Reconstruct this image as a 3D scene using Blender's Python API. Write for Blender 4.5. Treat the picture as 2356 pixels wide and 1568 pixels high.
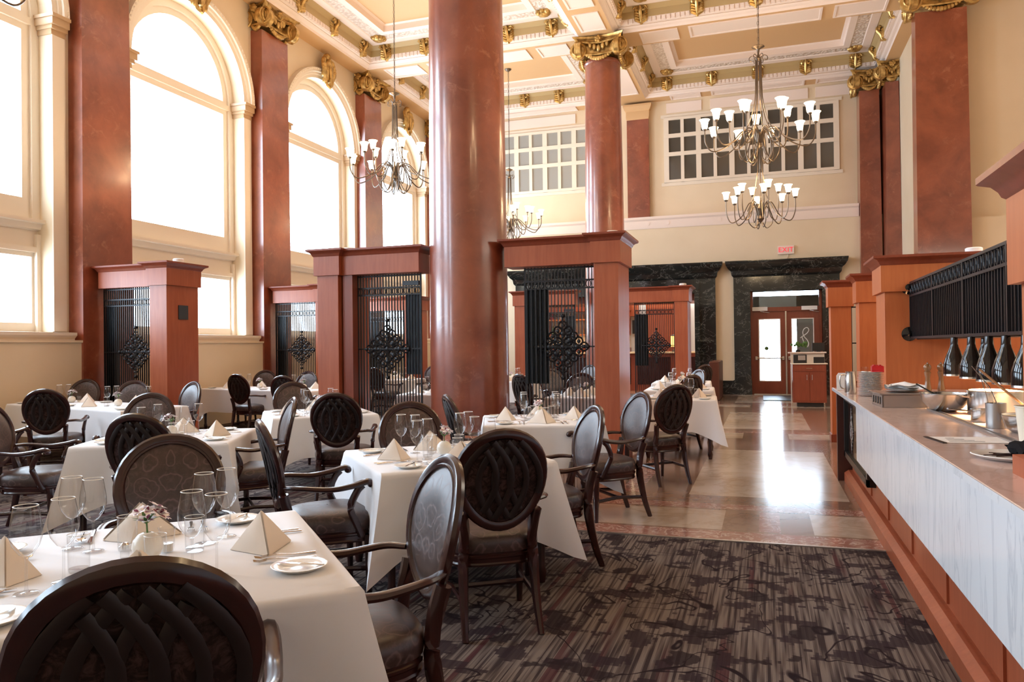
import bpy, math, random
from math import sin, cos, pi, radians, sqrt, atan2
from mathutils import Vector, Matrix
random.seed(7)
for o in list(bpy.data.objects): bpy.data.objects.remove(o)
SC = bpy.context.scene
COL = SC.collection

# ------------------------------------------------------------------ camera
cam = bpy.data.cameras.new('camera'); camo = bpy.data.objects.new('camera', cam); COL.objects.link(camo)
cam.sensor_fit = 'HORIZONTAL'; cam.sensor_width = 36.0; cam.lens = 1746.3 / 2356 * 36
cam.clip_start = 0.05; cam.clip_end = 200
YAW, PIT, ROL = radians(18.3877), radians(0.4805), radians(-0.7036)
_f = Vector((-sin(YAW)*cos(PIT), cos(YAW)*cos(PIT), sin(PIT))); _r0 = Vector((cos(YAW), sin(YAW), 0)); _u0 = _r0.cross(_f)
_r = cos(ROL)*_r0 + sin(ROL)*_u0; _u = -sin(ROL)*_r0 + cos(ROL)*_u0
camo.matrix_world = Matrix(((_r.x, _u.x, -_f.x, 0), (_r.y, _u.y, -_f.y, 0), (_r.z, _u.z, -_f.z, 1.45), (0, 0, 0, 1)))
SC.camera = camo

# ------------------------------------------------------------------ view, world, big lights
SC.view_settings.view_transform = 'Standard'; SC.view_settings.look = 'None'
SC.view_settings.gamma = 1.0; SC.view_settings.use_curve_mapping = False
SC.view_settings.exposure = 0.08
W = bpy.data.worlds.new('overcast_sky'); SC.world = W; W.use_nodes = True
bg = W.node_tree.nodes['Background']
bg.inputs[0].default_value = (0.69, 0.84, 1.0, 1); bg.inputs[1].default_value = 17.5
SC.cycles.max_bounces = 8; SC.cycles.diffuse_bounces = 4; SC.cycles.glossy_bounces = 4
SC.cycles.transparent_max_bounces = 24; SC.cycles.caustics_reflective = False; SC.cycles.caustics_refractive = False
SC.cycles.sample_clamp_indirect = 6.0

def area(name, loc, rot, sx, sy, power, color=(1, 1, 1), portal=False, spread=None):
    l = bpy.data.lights.new(name, 'AREA'); l.shape = 'RECTANGLE'; l.size = sx; l.size_y = sy
    l.energy = power; l.color = color
    if portal: l.cycles.is_portal = True
    if spread: l.spread = spread
    o = bpy.data.objects.new(name, l); COL.objects.link(o); o.location = loc; o.rotation_euler = rot
    return o
BAYS = [-1.78, 2.82, 7.42, 12.02, 16.6, 21.1]          # window bay centres along the left wall
PIL = [0.52, 5.12, 9.74, 14.31, 18.76, 23.3]           # pilaster centres
for _y in BAYS:
    area('window_portal', (-11.3, _y, 4.9), (0, radians(-90), 0), 6.6, 3.2, 1, portal=True)
WARM = (1.0, 0.72, 0.42)

# ------------------------------------------------------------------ helpers
class MB:
    def __init__(s): s.v = []; s.f = []; s.m = []; s.cur = 0
    def add(s, vs, fs):
        n = len(s.v); s.v += [tuple(v) for v in vs]
        for f in fs: s.f.append(tuple(n + i for i in f)); s.m.append(s.cur)
        return s
    def box(s, x0, x1, y0, y1, z0, z1):
        return s.add([(x0,y0,z0),(x1,y0,z0),(x1,y1,z0),(x0,y1,z0),(x0,y0,z1),(x1,y0,z1),(x1,y1,z1),(x0,y1,z1)],
              [(3,2,1,0),(4,5,6,7),(0,1,5,4),(1,2,6,5),(2,3,7,6),(3,0,4,7)])
    def quad(s, a, b, c, d): return s.add([a,b,c,d], [(0,1,2,3)])
    def grid(s, fn, nu, nv, closeu=False):
        vs = [fn(i/(nu if closeu else nu), j/nv) for j in range(nv+1) for i in range(nu + (0 if closeu else 1))]
        w = nu if closeu else nu+1; fs = []
        for j in range(nv):
            for i in range(nu):
                a = j*w+i; b = j*w+(i+1) % w if closeu else a+1
                fs.append((a, b, b+w if not closeu else (j+1)*w+(i+1) % w, a+w))
        return s.add(vs, fs)
    def lathe(s, prof, n=20, c=(0,0,0), caps=True):
        vs = []; fs = []
        for (r, z) in prof:
            for i in range(n):
                a = 2*pi*i/n; vs.append((c[0]+r*cos(a), c[1]+r*sin(a), c[2]+z))
        for j in range(len(prof)-1):
            for i in range(n):
                k = (i+1) % n; fs.append((j*n+i, j*n+k, (j+1)*n+k, (j+1)*n+i))
        if caps:
            if prof[0][0] > 1e-4: fs.append(tuple(reversed(range(n))))
            if prof[-1][0] > 1e-4: fs.append(tuple((len(prof)-1)*n+i for i in range(n)))
        return s.add(vs, fs)
    def tube(s, pts, r, n=8, closed=False, k=1.0, up=(0,0,1), caps=True):
        """k scales the section along its second axis; r may be a list"""
        P = [Vector(p) for p in pts]; m = len(P)
        R = r if isinstance(r, (list, tuple)) else [r]*m
        K = k if isinstance(k, (list, tuple)) else [k]*m
        U = Vector(up); vs = []; fs = []; last = None
        for i in range(m):
            if closed: t = P[(i+1) % m]-P[i-1]
            else: t = P[min(i+1, m-1)]-P[max(i-1, 0)]
            if t.length < 1e-9: t = Vector((0,0,1))
            t.normalize()
            a = U.cross(t)
            if a.length < 0.05: a = last.copy() if last else Vector((1,0,0)).cross(t)
            if a.length < 0.05: a = Vector((0,1,0)).cross(t)
            a = a - t*a.dot(t); a.normalize()
            if last and a.dot(last) < 0: a = -a
            last = a; b = t.cross(a)
            for q in range(n):
                an = 2*pi*q/n; vs.append(P[i] + a*R[i]*cos(an) + b*R[i]*K[i]*sin(an))
        for i in range(m if closed else m-1):
            j = (i+1) % m
            for q in range(n):
                w = (q+1) % n; fs.append((i*n+q, i*n+w, j*n+w, j*n+q))
        if not closed and caps:
            fs.append(tuple(reversed(range(n)))); fs.append(tuple((m-1)*n+q for q in range(n)))
        return s.add(vs, fs)
    def prism(s, poly, ax, a, b):
        """poly of 2D points extruded along axis ax from a to b"""
        def P(p, t):
            return {'x': (t, p[0], p[1]), 'y': (p[0], t, p[1]), 'z': (p[0], p[1], t)}[ax]
        n = len(poly); vs = [P(p, a) for p in poly] + [P(p, b) for p in poly]
        fs = [tuple(range(n)), tuple(reversed(range(n, 2*n)))] + [(i, n+i, n+(i+1) % n, (i+1) % n) for i in range(n)]
        return s.add(vs, fs)
    def mould(s, path, prof, closed=True, mats=None):
        """path: 2D points (counter-clockwise for outward d); prof: (d, z) mitred along the path"""
        n = len(path); Ns = []
        for i in range(n):
            p = Vector(path[i]); a = Vector(path[i-1]) if (closed or i > 0) else None; b = Vector(path[(i+1) % n]) if (closed or i < n-1) else None
            def nrm(u, v): d = (v-u).normalized(); return Vector((d.y, -d.x))
            if a is None: m = nrm(p, b)
            elif b is None: m = nrm(a, p)
            else:
                n1 = nrm(a, p); n2 = nrm(p, b); m = n1+n2; m = m/ (m.dot(n1))
            Ns.append(m)
        vs = []
        for (d, z) in prof:
            for i in range(n): q = Vector(path[i]) + Ns[i]*d; vs.append((q.x, q.y, z))
        base = len(s.v); s.v += vs
        for j in range(len(prof)-1):
            for i in range(n if closed else n-1):
                k = (i+1) % n
                s.f.append((base+j*n+i, base+j*n+k, base+(j+1)*n+k, base+(j+1)*n+i)); s.m.append(mats[j] if mats else s.cur)
        return s
    def sphere(s, c, r, n=10, m=6, sc=(1,1,1)):
        return s.grid(lambda u, v: (c[0]+r*sc[0]*cos(2*pi*u)*sin(pi*v), c[1]+r*sc[1]*sin(2*pi*u)*sin(pi*v), c[2]-r*sc[2]*cos(pi*v)), n, m, True)
    def build(s, name, mat, parent=None, smooth=40, loc=None, rot=None, bevel=0):
        me = bpy.data.meshes.new(name); me.from_pydata(s.v, [], s.f)
        for mm in (mat if isinstance(mat, (list, tuple)) else [mat]): me.materials.append(mm)
        if any(s.m): me.polygons.foreach_set('material_index', s.m)
        me.validate()
        if smooth:
            me.polygons.foreach_set('use_smooth', [True]*len(me.polygons)); me.set_sharp_from_angle(angle=radians(smooth))
        me.update()
        o = bpy.data.objects.new(name, me); COL.objects.link(o)
        if parent: o.parent = parent
        if loc: o.location = loc
        if rot: o.rotation_euler = rot
        if bevel:
            b = o.modifiers.new('b', 'BEVEL'); b.width = bevel; b.segments = 2; b.limit_method = 'ANGLE'
        return o

def xform(mb, M, start=0):
    for i in range(start, len(mb.v)): mb.v[i] = tuple(M @ Vector(mb.v[i]))
def empty(name, loc=(0,0,0), rz=0):
    o = bpy.data.objects.new(name, None); COL.objects.link(o); o.location = loc; o.rotation_euler = (0,0,rz)
    o.empty_display_size = 0.1; return o
def tag(o, label=None, cat=None, group=None, kind=None):
    if label: o['label'] = label
    if cat: o['category'] = cat
    if group: o['group'] = group
    if kind: o['kind'] = kind
    return o
def struct(o): o['kind'] = 'structure'; return o
KIDS = {}
def kids(o): return [c for c in COL.objects if c.parent == o]
def proto_tree(o): return (o, [proto_tree(c) for c in kids(o)])
def dup(tree, loc=None, rz=None, parent=None, label=None, group=None, cat=None, scale=None):
    o, ch = tree; c = o.copy(); COL.objects.link(c); c.parent = parent
    if loc is not None: c.location = loc
    if rz is not None: c.rotation_euler = (c.rotation_euler[0], c.rotation_euler[1], rz)
    if scale is not None: c.scale = scale
    if label: c['label'] = label
    if group: c['group'] = group
    if cat: c['category'] = cat
    for t in ch: dup(t, parent=c)
    return c
class Proto:
    """first use places the original, later uses copy it with its parts"""
    def __init__(s, root): s.root = root; s.tree = proto_tree(root); s.used = False
    def place(s, loc, rz=0, label=None, cat=None, group=None, scale=None, rot=None):
        if not s.used:
            s.used = True; o = s.root; o.location = loc; o.rotation_euler = (0, 0, rz)
            if scale is not None: o.scale = scale
        else: o = dup(s.tree, loc, rz, scale=scale)
        if rot: o.rotation_euler = rot
        for k in ('label', 'category', 'group'):
            if k in o: del o[k]
        return tag(o, label, cat, group)
def catmull(pts, k=6):
    P = [Vector(p) for p in pts]; P = [2*P[0]-P[1]] + P + [2*P[-1]-P[-2]]; out = []
    for i in range(1, len(P)-2):
        for j in range(k):
            t = j/k; a, b, c, d = P[i-1:i+3]
            out.append(0.5*((2*b)+(c-a)*t+(2*a-5*b+4*c-d)*t*t+(3*b-a-3*c+d)*t**3))
    out.append(P[-2]); return out

# ------------------------------------------------------------------ materials
def node(nt, t, **kw):
    n = nt.nodes.new(t)
    for k, v in kw.items():
        if k in n.inputs: n.inputs[k].default_value = v
        else: setattr(n, k, v)
    return n
def mat(name, col=(0.5,0.5,0.5), rough=0.5, metal=0.0, spec=0.5, coat=0.0, emit=None, es=0.0, sheen=0.0):
    m = bpy.data.materials.new(name); m.use_nodes = True; b = m.node_tree.nodes['Principled BSDF']
    b.inputs['Base Color'].default_value = (*col, 1); b.inputs['Roughness'].default_value = rough
    b.inputs['Metallic'].default_value = metal; b.inputs['Specular IOR Level'].default_value = spec
    b.inputs['Coat Weight'].default_value = coat; b.inputs['Coat Roughness'].default_value = 0.12
    if sheen: b.inputs['Sheen Weight'].default_value = sheen
    if emit: b.inputs['Emission Color'].default_value = (*emit, 1); b.inputs['Emission Strength'].default_value = es
    return m
def ramp(nt, fac, stops, interp='LINEAR'):
    r = nt.nodes.new('ShaderNodeValToRGB'); r.color_ramp.interpolation = interp
    el = r.color_ramp.elements
    while len(el) < len(stops): el.new(0.5)
    for e, (p, c) in zip(el, stops): e.position = p; e.color = (*c, 1) if len(c) == 3 else c
    nt.links.new(fac, r.inputs[0]); return r.outputs[0]
def coords(nt, scale=(1,1,1), kind='Object', rot=(0,0,0)):
    t = nt.nodes.new('ShaderNodeTexCoord'); mp = nt.nodes.new('ShaderNodeMapping')
    mp.inputs['Scale'].default_value = scale; mp.inputs['Rotation'].default_value = rot
    if kind == 'World':
        g = nt.nodes.new('ShaderNodeNewGeometry'); nt.links.new(g.outputs['Position'], mp.inputs[0])
    else: nt.links.new(t.outputs[kind], mp.inputs[0])
    return mp.outputs[0]
def noise(nt, vec, scale=5, detail=4, rough=0.5, dist=0.0):
    n = node(nt, 'ShaderNodeTexNoise', Scale=scale, Detail=detail, Roughness=rough, Distortion=dist); nt.links.new(vec, n.inputs['Vector'])
    return n.outputs[0]
def mixc(nt, f, a, b, mode='MIX'):
    m = nt.nodes.new('ShaderNodeMix'); m.data_type = 'RGBA'; m.blend_type = mode
    for i, v in ((0, f), (6, a), (7, b)):
        if hasattr(v, 'is_output') or isinstance(v, bpy.types.NodeSocket): nt.links.new(v, m.inputs[i])
        else: m.inputs[i].default_value = (*v, 1) if isinstance(v, tuple) else v
    return m.outputs[2]
def mth(nt, op, a, b=None, c=None):
    m = nt.nodes.new('ShaderNodeMath'); m.operation = op
    for i, v in enumerate((a, b, c)):
        if v is None: continue
        if isinstance(v, bpy.types.NodeSocket): nt.links.new(v, m.inputs[i])
        else: m.inputs[i].default_value = v
    return m.outputs[0]
def bsdf(m): return m.node_tree.nodes['Principled BSDF']
def setc(m, sock, inp='Base Color'): m.node_tree.links.new(sock, bsdf(m).inputs[inp])
def bump(m, h, strength=0.3, dist=0.01):
    nt = m.node_tree; b = node(nt, 'ShaderNodeBump', Strength=strength, Distance=dist); nt.links.new(h, b.inputs['Height'])
    nt.links.new(b.outputs[0], bsdf(m).inputs['Normal'])
M = {}
M['cream'] = mat('cream_wall_paint', (0.80, 0.66, 0.47), 0.55)
nt = M['cream'].node_tree; setc(M['cream'], ramp(nt, noise(nt, coords(nt, kind='World'), 0.8, 3), [(0.3, (0.74,0.60,0.42)), (0.7, (0.80,0.66,0.48))]))
M['tan'] = mat('ochre_ceiling_paint', (0.64, 0.40, 0.20), 0.6)
M['olive'] = mat('olive_cove_paint', (0.46, 0.325, 0.15), 0.6)
M['trim'] = mat('ivory_trim_paint', (0.82, 0.72, 0.60), 0.45)
M['white'] = mat('white_moulding_paint', (0.86, 0.72, 0.64), 0.5)
M['relief'] = mat('white_relief_plaster', (0.88, 0.80, 0.72), 0.55)
nt = M['relief'].node_tree; _v = nt.nodes.new('ShaderNodeTexVoronoi'); _v.inputs['Scale'].default_value = 14; nt.links.new(coords(nt), _v.inputs['Vector'])
bump(M['relief'], _v.outputs['Distance'], 0.9, 0.03); setc(M['relief'], ramp(nt, _v.outputs['Distance'], [(0.0, (0.90,0.82,0.75)), (0.7, (0.62,0.50,0.42))]))
M['impost'] = mat('bronze_impost_paint', (0.50, 0.33, 0.19), 0.4)
M['gold'] = mat('antique_gold', (0.58, 0.36, 0.11), 0.36, 0.75)
nt = M['gold'].node_tree; setc(M['gold'], ramp(nt, noise(nt, coords(nt), 9, 4), [(0.3, (0.30,0.17,0.05)), (0.55, (0.62,0.40,0.14)), (0.8, (0.80,0.58,0.26))]))
def stucco(name, a, b, c, rough=0.3):
    m = mat(name, b, rough, spec=0.8, coat=0.6); nt = m.node_tree; v = coords(nt, kind='World')
    n1 = noise(nt, v, 1.6, 5, 0.62, 0.3); n2 = noise(nt, v, 5.5, 7, 0.72, 0.8); n3 = noise(nt, v, 1.1, 3)
    base = ramp(nt, n1, [(0.36, a), (0.64, b)]); w = ramp(nt, n2, [(0.54, (0,0,0)), (0.70, (1,1,1))])
    w2 = ramp(nt, n3, [(0.42, (0,0,0)), (0.62, (1,1,1))])
    setc(m, mixc(nt, mth(nt, 'MULTIPLY', mth(nt, 'MULTIPLY', w, w2), 0.55), base, c)); bump(m, n1, 0.05, 0.02)
    return m
M['stucco'] = stucco('polished_red_plaster', (0.18,0.036,0.016), (0.30,0.072,0.033), (0.50,0.20,0.12), 0.3)
def wood(name, a, b, rough=0.33, scale=(14,14,1.2), coat=0.0, kind='Object'):
    m = mat(name, a, rough, coat=coat); nt = m.node_tree; v = coords(nt, scale, kind)
    n1 = noise(nt, v, 1.6, 5, 0.6, 0.5); n2 = noise(nt, coords(nt, (1,1,1), kind), 1.3, 3)
    setc(m, mixc(nt, 0.35, ramp(nt, n1, [(0.3, a), (0.7, b)]), ramp(nt, n2, [(0.35, a), (0.65, b)]))); return m
M['cherry'] = wood('cherry_veneer', (0.30,0.066,0.026), (0.41,0.112,0.048), 0.36)
M['cherry_d'] = wood('dark_cherry_trim', (0.20,0.04,0.018), (0.27,0.06,0.028), 0.33)
M['maple'] = wood('orange_cherry_veneer', (0.44,0.112,0.032), (0.55,0.162,0.05), 0.42)
M['maho'] = wood('dark_mahogany', (0.020,0.0042,0.0036), (0.042,0.0085,0.007), 0.25, (8,8,8), coat=0.25)
M['lattice'] = mat('black_stained_lattice', (0.010,0.0035,0.003), 0.45)
M['iron'] = mat('black_iron', (0.012,0.013,0.017), 0.4, 0.3)
M['slate'] = mat('dark_slate_panel', (0.022,0.032,0.045), 0.45)
M['bronze'] = mat('brushed_dark_bronze', (0.16,0.12,0.09), 0.35, 0.85)
M['steel'] = mat('brushed_steel', (0.62,0.60,0.58), 0.22, 1.0)
M['steel_d'] = mat('dull_steel', (0.45,0.43,0.42), 0.35, 0.9)
M['silver'] = mat('polished_cutlery', (0.70,0.66,0.62), 0.12, 1.0)
M['porcelain'] = mat('cream_porcelain', (0.86,0.82,0.76), 0.15)
M['plate_w'] = mat('white_china', (0.86,0.85,0.83), 0.2)
M['vase'] = mat('ivory_ceramic', (0.84,0.79,0.70), 0.25)
M['cloth'] = mat('white_table_linen', (0.86,0.86,0.89), 0.8, spec=0.2, sheen=0.2)
nt = M['cloth'].node_tree; bump(M['cloth'], noise(nt, coords(nt), 2.2, 4, 0.55, 0.4), 0.25, 0.03)
M['napkin'] = mat('ecru_napkin_linen', (0.80,0.71,0.62), 0.85, spec=0.2)
M['black'] = mat('black_satin', (0.01,0.01,0.011), 0.35)
M['blackg'] = mat('black_gloss_enamel', (0.008,0.007,0.007), 0.08)
M['red'] = mat('red_plastic', (0.52,0.01,0.02), 0.4)
M['paper'] = mat('white_paper', (0.85,0.83,0.82), 0.7)
M['ink'] = mat('black_ink', (0.03,0.03,0.03), 0.7)
M['leaf'] = mat('leaf_green', (0.07,0.16,0.03), 0.5)
M['petal'] = mat('white_petal', (0.88,0.80,0.80), 0.6)
M['petal_d'] = mat('plum_petal', (0.20,0.02,0.06), 0.6)
M['olive_wood'] = wood('pepper_mill_wood', (0.20,0.085,0.03), (0.30,0.14,0.05), 0.22, coat=0.5)
M['shade'] = mat('lit_glass_shade', (1,0.9,0.75), 0.5, emit=(1.0, 0.82, 0.56), es=3.2)
M['bulb'] = mat('lit_spot', (1,1,1), 0.5, emit=(1.0, 0.8, 0.5), es=30.0)
# glass: clear thin sheet, fresnel reflection
def glass(name, tint=(0.96,0.97,0.98), refl=1.0, rough=0.02, edge=0.0):
    m = bpy.data.materials.new(name); m.use_nodes = True; nt = m.node_tree; nt.nodes.remove(bsdf(m))
    out = nt.nodes['Material Output']; t = node(nt, 'ShaderNodeBsdfTransparent'); t.inputs[0].default_value = (*tint, 1)
    g = node(nt, 'ShaderNodeBsdfGlossy', Roughness=rough); lf = node(nt, 'ShaderNodeLayerWeight', Blend=0.5)
    mx = nt.nodes.new('ShaderNodeMixShader'); nt.links.new(mth(nt, 'MULTIPLY', mth(nt, 'ADD', mth(nt, 'MULTIPLY', mth(nt, 'POWER', lf.outputs['Facing'], 4.0), 0.8), 0.05), refl), mx.inputs[0])
    if edge:
        lw = node(nt, 'ShaderNodeLayerWeight', Blend=0.35)
        c = ramp(nt, lw.outputs['Facing'], [(0.0, tint), (0.78, (0.90,0.905,0.91)), (1.0, (edge,)*3)]); nt.links.new(c, t.inputs[0])
    nt.links.new(t.outputs[0], mx.inputs[1]); nt.links.new(g.outputs[0], mx.inputs[2]); nt.links.new(mx.outputs[0], out.inputs[0]); return m
M['pane'] = glass('window_glass', (0.97,0.98,0.985), 0.8)
M['crystal'] = glass('clear_crystal', (0.97,0.97,0.97), 1.15, 0.02, edge=0.45)
M['pane_dark'] = mat('gallery_glass_dark_room', (0.075,0.07,0.06), 0.08, spec=0.8)  # darkness of the room behind is put into the pane colour
M['pane_reflection'] = mat('gallery_glass_reflection', (0.33,0.33,0.31), 0.12, spec=0.8)  # lighter base colour stands in for reflections in the left panes
# marble
def marble(name, base, vein, scale=(1,1,1), sc=2.0, rough=0.12, w=0.06, second=None):
    m = mat(name, base, rough); nt = m.node_tree; v = coords(nt, scale, 'World')
    n = noise(nt, v, sc, 7, 0.62, 1.3); a = mth(nt, 'ABSOLUTE', mth(nt, 'SUBTRACT', n, 0.5))
    line = ramp(nt, a, [(0.0, (1,1,1)), (w, (0,0,0))]); cl = ramp(nt, noise(nt, v, sc*0.6, 4), [(0.3, base), (0.7, second or base)])
    setc(m, mixc(nt, line, cl, vein)); return m
M['slab'] = marble('pale_marble_slab', (0.56,0.47,0.39), (0.43,0.34,0.27), sc=1.1, w=0.05, second=(0.47,0.38,0.31), rough=0.16)
M['field'] = marble('brown_marble_field', (0.30,0.19,0.135), (0.22,0.13,0.09), sc=1.4, w=0.05, second=(0.24,0.15,0.105), rough=0.14)
M['veined'] = marble('rose_veined_marble', (0.28,0.13,0.10), (0.62,0.48,0.42), sc=7.0, w=0.035, second=(0.36,0.18,0.14), rough=0.14)
M['apron'] = marble('white_carrara', (0.80,0.81,0.83), (0.62,0.64,0.68), scale=(1,1.5,0.16), sc=3.0, w=0.022, second=(0.72,0.74,0.77), rough=0.16)
M['top'] = marble('polished_counter_marble', (0.74,0.56,0.49), (0.62,0.46,0.40), sc=2.0, w=0.03, second=(0.68,0.51,0.45), rough=0.14)
M['nero'] = marble('black_white_veined_marble', (0.012,0.013,0.012), (0.30,0.30,0.27), scale=(1,1,1.7), sc=1.7, w=0.005, second=(0.022,0.024,0.022), rough=0.10)
M['onyx'] = marble('honey_bar_marble', (0.62,0.45,0.27), (0.75,0.62,0.45), sc=5, w=0.06, rough=0.2)
# carpet
m = M['carpet'] = mat('patterned_carpet', (0.1,0.08,0.08), 0.95, spec=0.1); nt = m.node_tree
g = coords(nt, kind='World'); sx = nt.nodes.new('ShaderNodeSeparateXYZ'); nt.links.new(g, sx.inputs[0])
def snap(ax, step): return mth(nt, 'MULTIPLY', mth(nt, 'FLOOR', mth(nt, 'DIVIDE', sx.outputs[ax], step)), step)
def comb(x, y): c = nt.nodes.new('ShaderNodeCombineXYZ'); nt.links.new(x, c.inputs[0]); nt.links.new(y, c.inputs[1]); return c.outputs[0]
def nz(vec, s, d=0.0): return noise(nt, vec, s, d)
fx = snap(0, 0.0065)
stripe = nz(comb(mth(nt, 'MULTIPLY', fx, 61.0), mth(nt, 'MULTIPLY', sx.outputs[1], 1.6)), 1.0, 1.0)
band = nz(comb(mth(nt, 'MULTIPLY', snap(0, 0.028), 11.0), mth(nt, 'MULTIPLY', sx.outputs[1], 0.5)), 1.0, 1.0)
block = nz(comb(mth(nt, 'MULTIPLY', snap(0, 0.013), 3.4), mth(nt, 'MULTIPLY', snap(1, 0.03), 3.0)), 1.7, 4.0)
blob = nz(g, 3.4, 5.0)
vv = noise(nt, g, 1.9, 2.0, 0.5, 1.2); vine = mth(nt, 'ABSOLUTE', mth(nt, 'SUBTRACT', vv, 0.5))
c1 = ramp(nt, stripe, [(0.36, (0.045,0.032,0.032)), (0.46, (0.105,0.083,0.075)), (0.60, (0.195,0.160,0.142))])
c2 = mixc(nt, ramp(nt, band, [(0.62, (0,0,0)), (0.68, (0.8,0.8,0.8))]), c1, (0.075,0.024,0.028))
c3 = mixc(nt, ramp(nt, block, [(0.56, (0,0,0)), (0.58, (0.85,0.85,0.85))]), c2, (0.032,0.020,0.025))
c4 = mixc(nt, ramp(nt, blob, [(0.60, (0,0,0)), (0.615, (0.85,0.85,0.85))]), c3, (0.024,0.015,0.018))
c5 = mixc(nt, ramp(nt, vine, [(0.006, (1,1,1)), (0.011, (0,0,0))]), c4, (0.020,0.012,0.015))
setc(m, c5); bump(m, nz(g, 240, 1.0), 0.25, 0.004)
# chair upholstery
m = M['damask'] = mat('brown_damask', (0.09,0.055,0.045), 0.40, spec=0.72); nt = m.node_tree
g = coords(nt, (1,1,1))
def warp(vec, s, amt):
    n_ = nt.nodes.new('ShaderNodeTexNoise'); n_.inputs['Scale'].default_value = s; n_.inputs['Detail'].default_value = 3; nt.links.new(vec, n_.inputs['Vector'])
    a_ = nt.nodes.new('ShaderNodeVectorMath'); a_.operation = 'MULTIPLY_ADD'; a_.inputs[1].default_value = (amt,)*3
    nt.links.new(n_.outputs['Color'], a_.inputs[0]); nt.links.new(vec, a_.inputs[2]); return a_.outputs[0]
_s = nt.nodes.new('ShaderNodeSeparateXYZ'); nt.links.new(g, _s.inputs[0]); _c = nt.nodes.new('ShaderNodeCombineXYZ')
nt.links.new(mth(nt, 'ABSOLUTE', _s.outputs[0]), _c.inputs[0]); nt.links.new(_s.outputs[1], _c.inputs[1]); nt.links.new(_s.outputs[2], _c.inputs[2])
gw = warp(_c.outputs[0], 9, 0.075)
def vor(feat, sc, rnd_):
    v_ = nt.nodes.new('ShaderNodeTexVoronoi'); v_.feature = feat; v_.inputs['Scale'].default_value = sc; v_.inputs['Randomness'].default_value = rnd_; nt.links.new(gw, v_.inputs['Vector']); return v_.outputs['Distance']
f1 = vor('F1', 9.5, 0.5)
r1 = ramp(nt, mth(nt, 'ABSOLUTE', mth(nt, 'SUBTRACT', f1, 0.42)), [(0.0, (1,1,1)), (0.04, (0,0,0))])
r2 = ramp(nt, mth(nt, 'ABSOLUTE', mth(nt, 'SUBTRACT', f1, 0.17)), [(0.0, (0.7,)*3), (0.03, (0,0,0))])
r3 = ramp(nt, noise(nt, gw, 34, 4, 0.7), [(0.5, (0,0,0)), (0.62, (0.6,)*3)])
lines = mth(nt, 'MAXIMUM', mth(nt, 'MAXIMUM', r1, r2), mth(nt, 'MULTIPLY', r3, 0.5))
base = ramp(nt, noise(nt, g, 16, 4, 0.6), [(0.35, (0.026,0.011,0.009)), (0.65, (0.046,0.022,0.018))])
setc(m, mixc(nt, mth(nt, 'MULTIPLY', lines, 0.9), base, (0.13,0.078,0.070)))
setc(m, ramp(nt, lines, [(0, (0.38,)*3), (1, (0.55,)*3)]), 'Roughness')
M['backcloth'] = mat('dark_chair_back_fabric', (0.030,0.018,0.016), 0.8, spec=0.2); nt = M['backcloth'].node_tree
setc(M['backcloth'], ramp(nt, noise(nt, coords(nt), 22, 5, 0.7, 1.0), [(0.45, (0.018,0.008,0.007)), (0.62, (0.065,0.035,0.032))]))
# ================================================================== SETTING
H0 = 8.95
# ---- floor: marble inlay in the aisle, carpet elsewhere
mb = MB()
XE = [-2.3, -1.2, -0.72, -0.34, -0.06, 0.10, 0.34, 0.72, 0.86, 7.0]
def floor_mat(x, y):
    if y < 5.96: return 2
    t = (y - 5.96) % 6.1
    if t < 0.18 and y < 6.2: return 2
    if t < 1.0:
        if 0.22 < t < 0.95:
            if -1.2 < x < -0.34 or 0.34 < x: return 0
            if -0.06 < x < 0.10: return 2
            if x < -1.2: return 0
        return 1
    if t < 1.22: return 2
    if 1.6 < t < 4.95:
        if -0.72 < x < 0.72: return 0
        if x < -1.2 and 1.6 < t: return 2 if x > -1.4 else 1
    return 1
ys = [5.83, 5.96]
for k in range(4):
    b = 5.96 + 6.1*k; ys += [b+.18, b+.22, b+.95, b+1.0, b+1.22, b+1.6, b+4.95, b+6.1]
ys = sorted(set(round(y, 3) for y in ys if y < 30)) + [30.0]
xs = [-2.3, -1.4] + XE[1:]
for j in range(len(ys)-1):
    for i in range(len(xs)-1):
        mb.cur = floor_mat((xs[i]+xs[i+1])/2, (ys[j]+ys[j+1])/2)
        mb.quad((xs[i],ys[j],0),(xs[i+1],ys[j],0),(xs[i+1],ys[j+1],0),(xs[i],ys[j+1],0))
mb.cur = 3; mb.quad((-10.5,-5,0),(7,-5,0),(7,5.83,0),(-10.5,5.83,0)); mb.quad((-10.5,5.83,0),(-2.3,5.83,0),(-2.3,23.0,0),(-10.5,23.0,0))
mb.cur = 1; mb.quad((-10.5,23.0,0),(-2.3,23.0,0),(-2.3,30,0),(-10.5,30,0))
mb.box(-10.5, 7, -5, 30, -0.2, -0.02)
struct(mb.build('floor', [M['slab'], M['field'], M['veined'], M['carpet']], smooth=0))
mb = MB(); mb.box(-2.3, 0.86, 5.815, 5.845, 0.0, 0.008)
struct(mb.build('trim_1', M['steel_d'], smooth=0))

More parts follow.
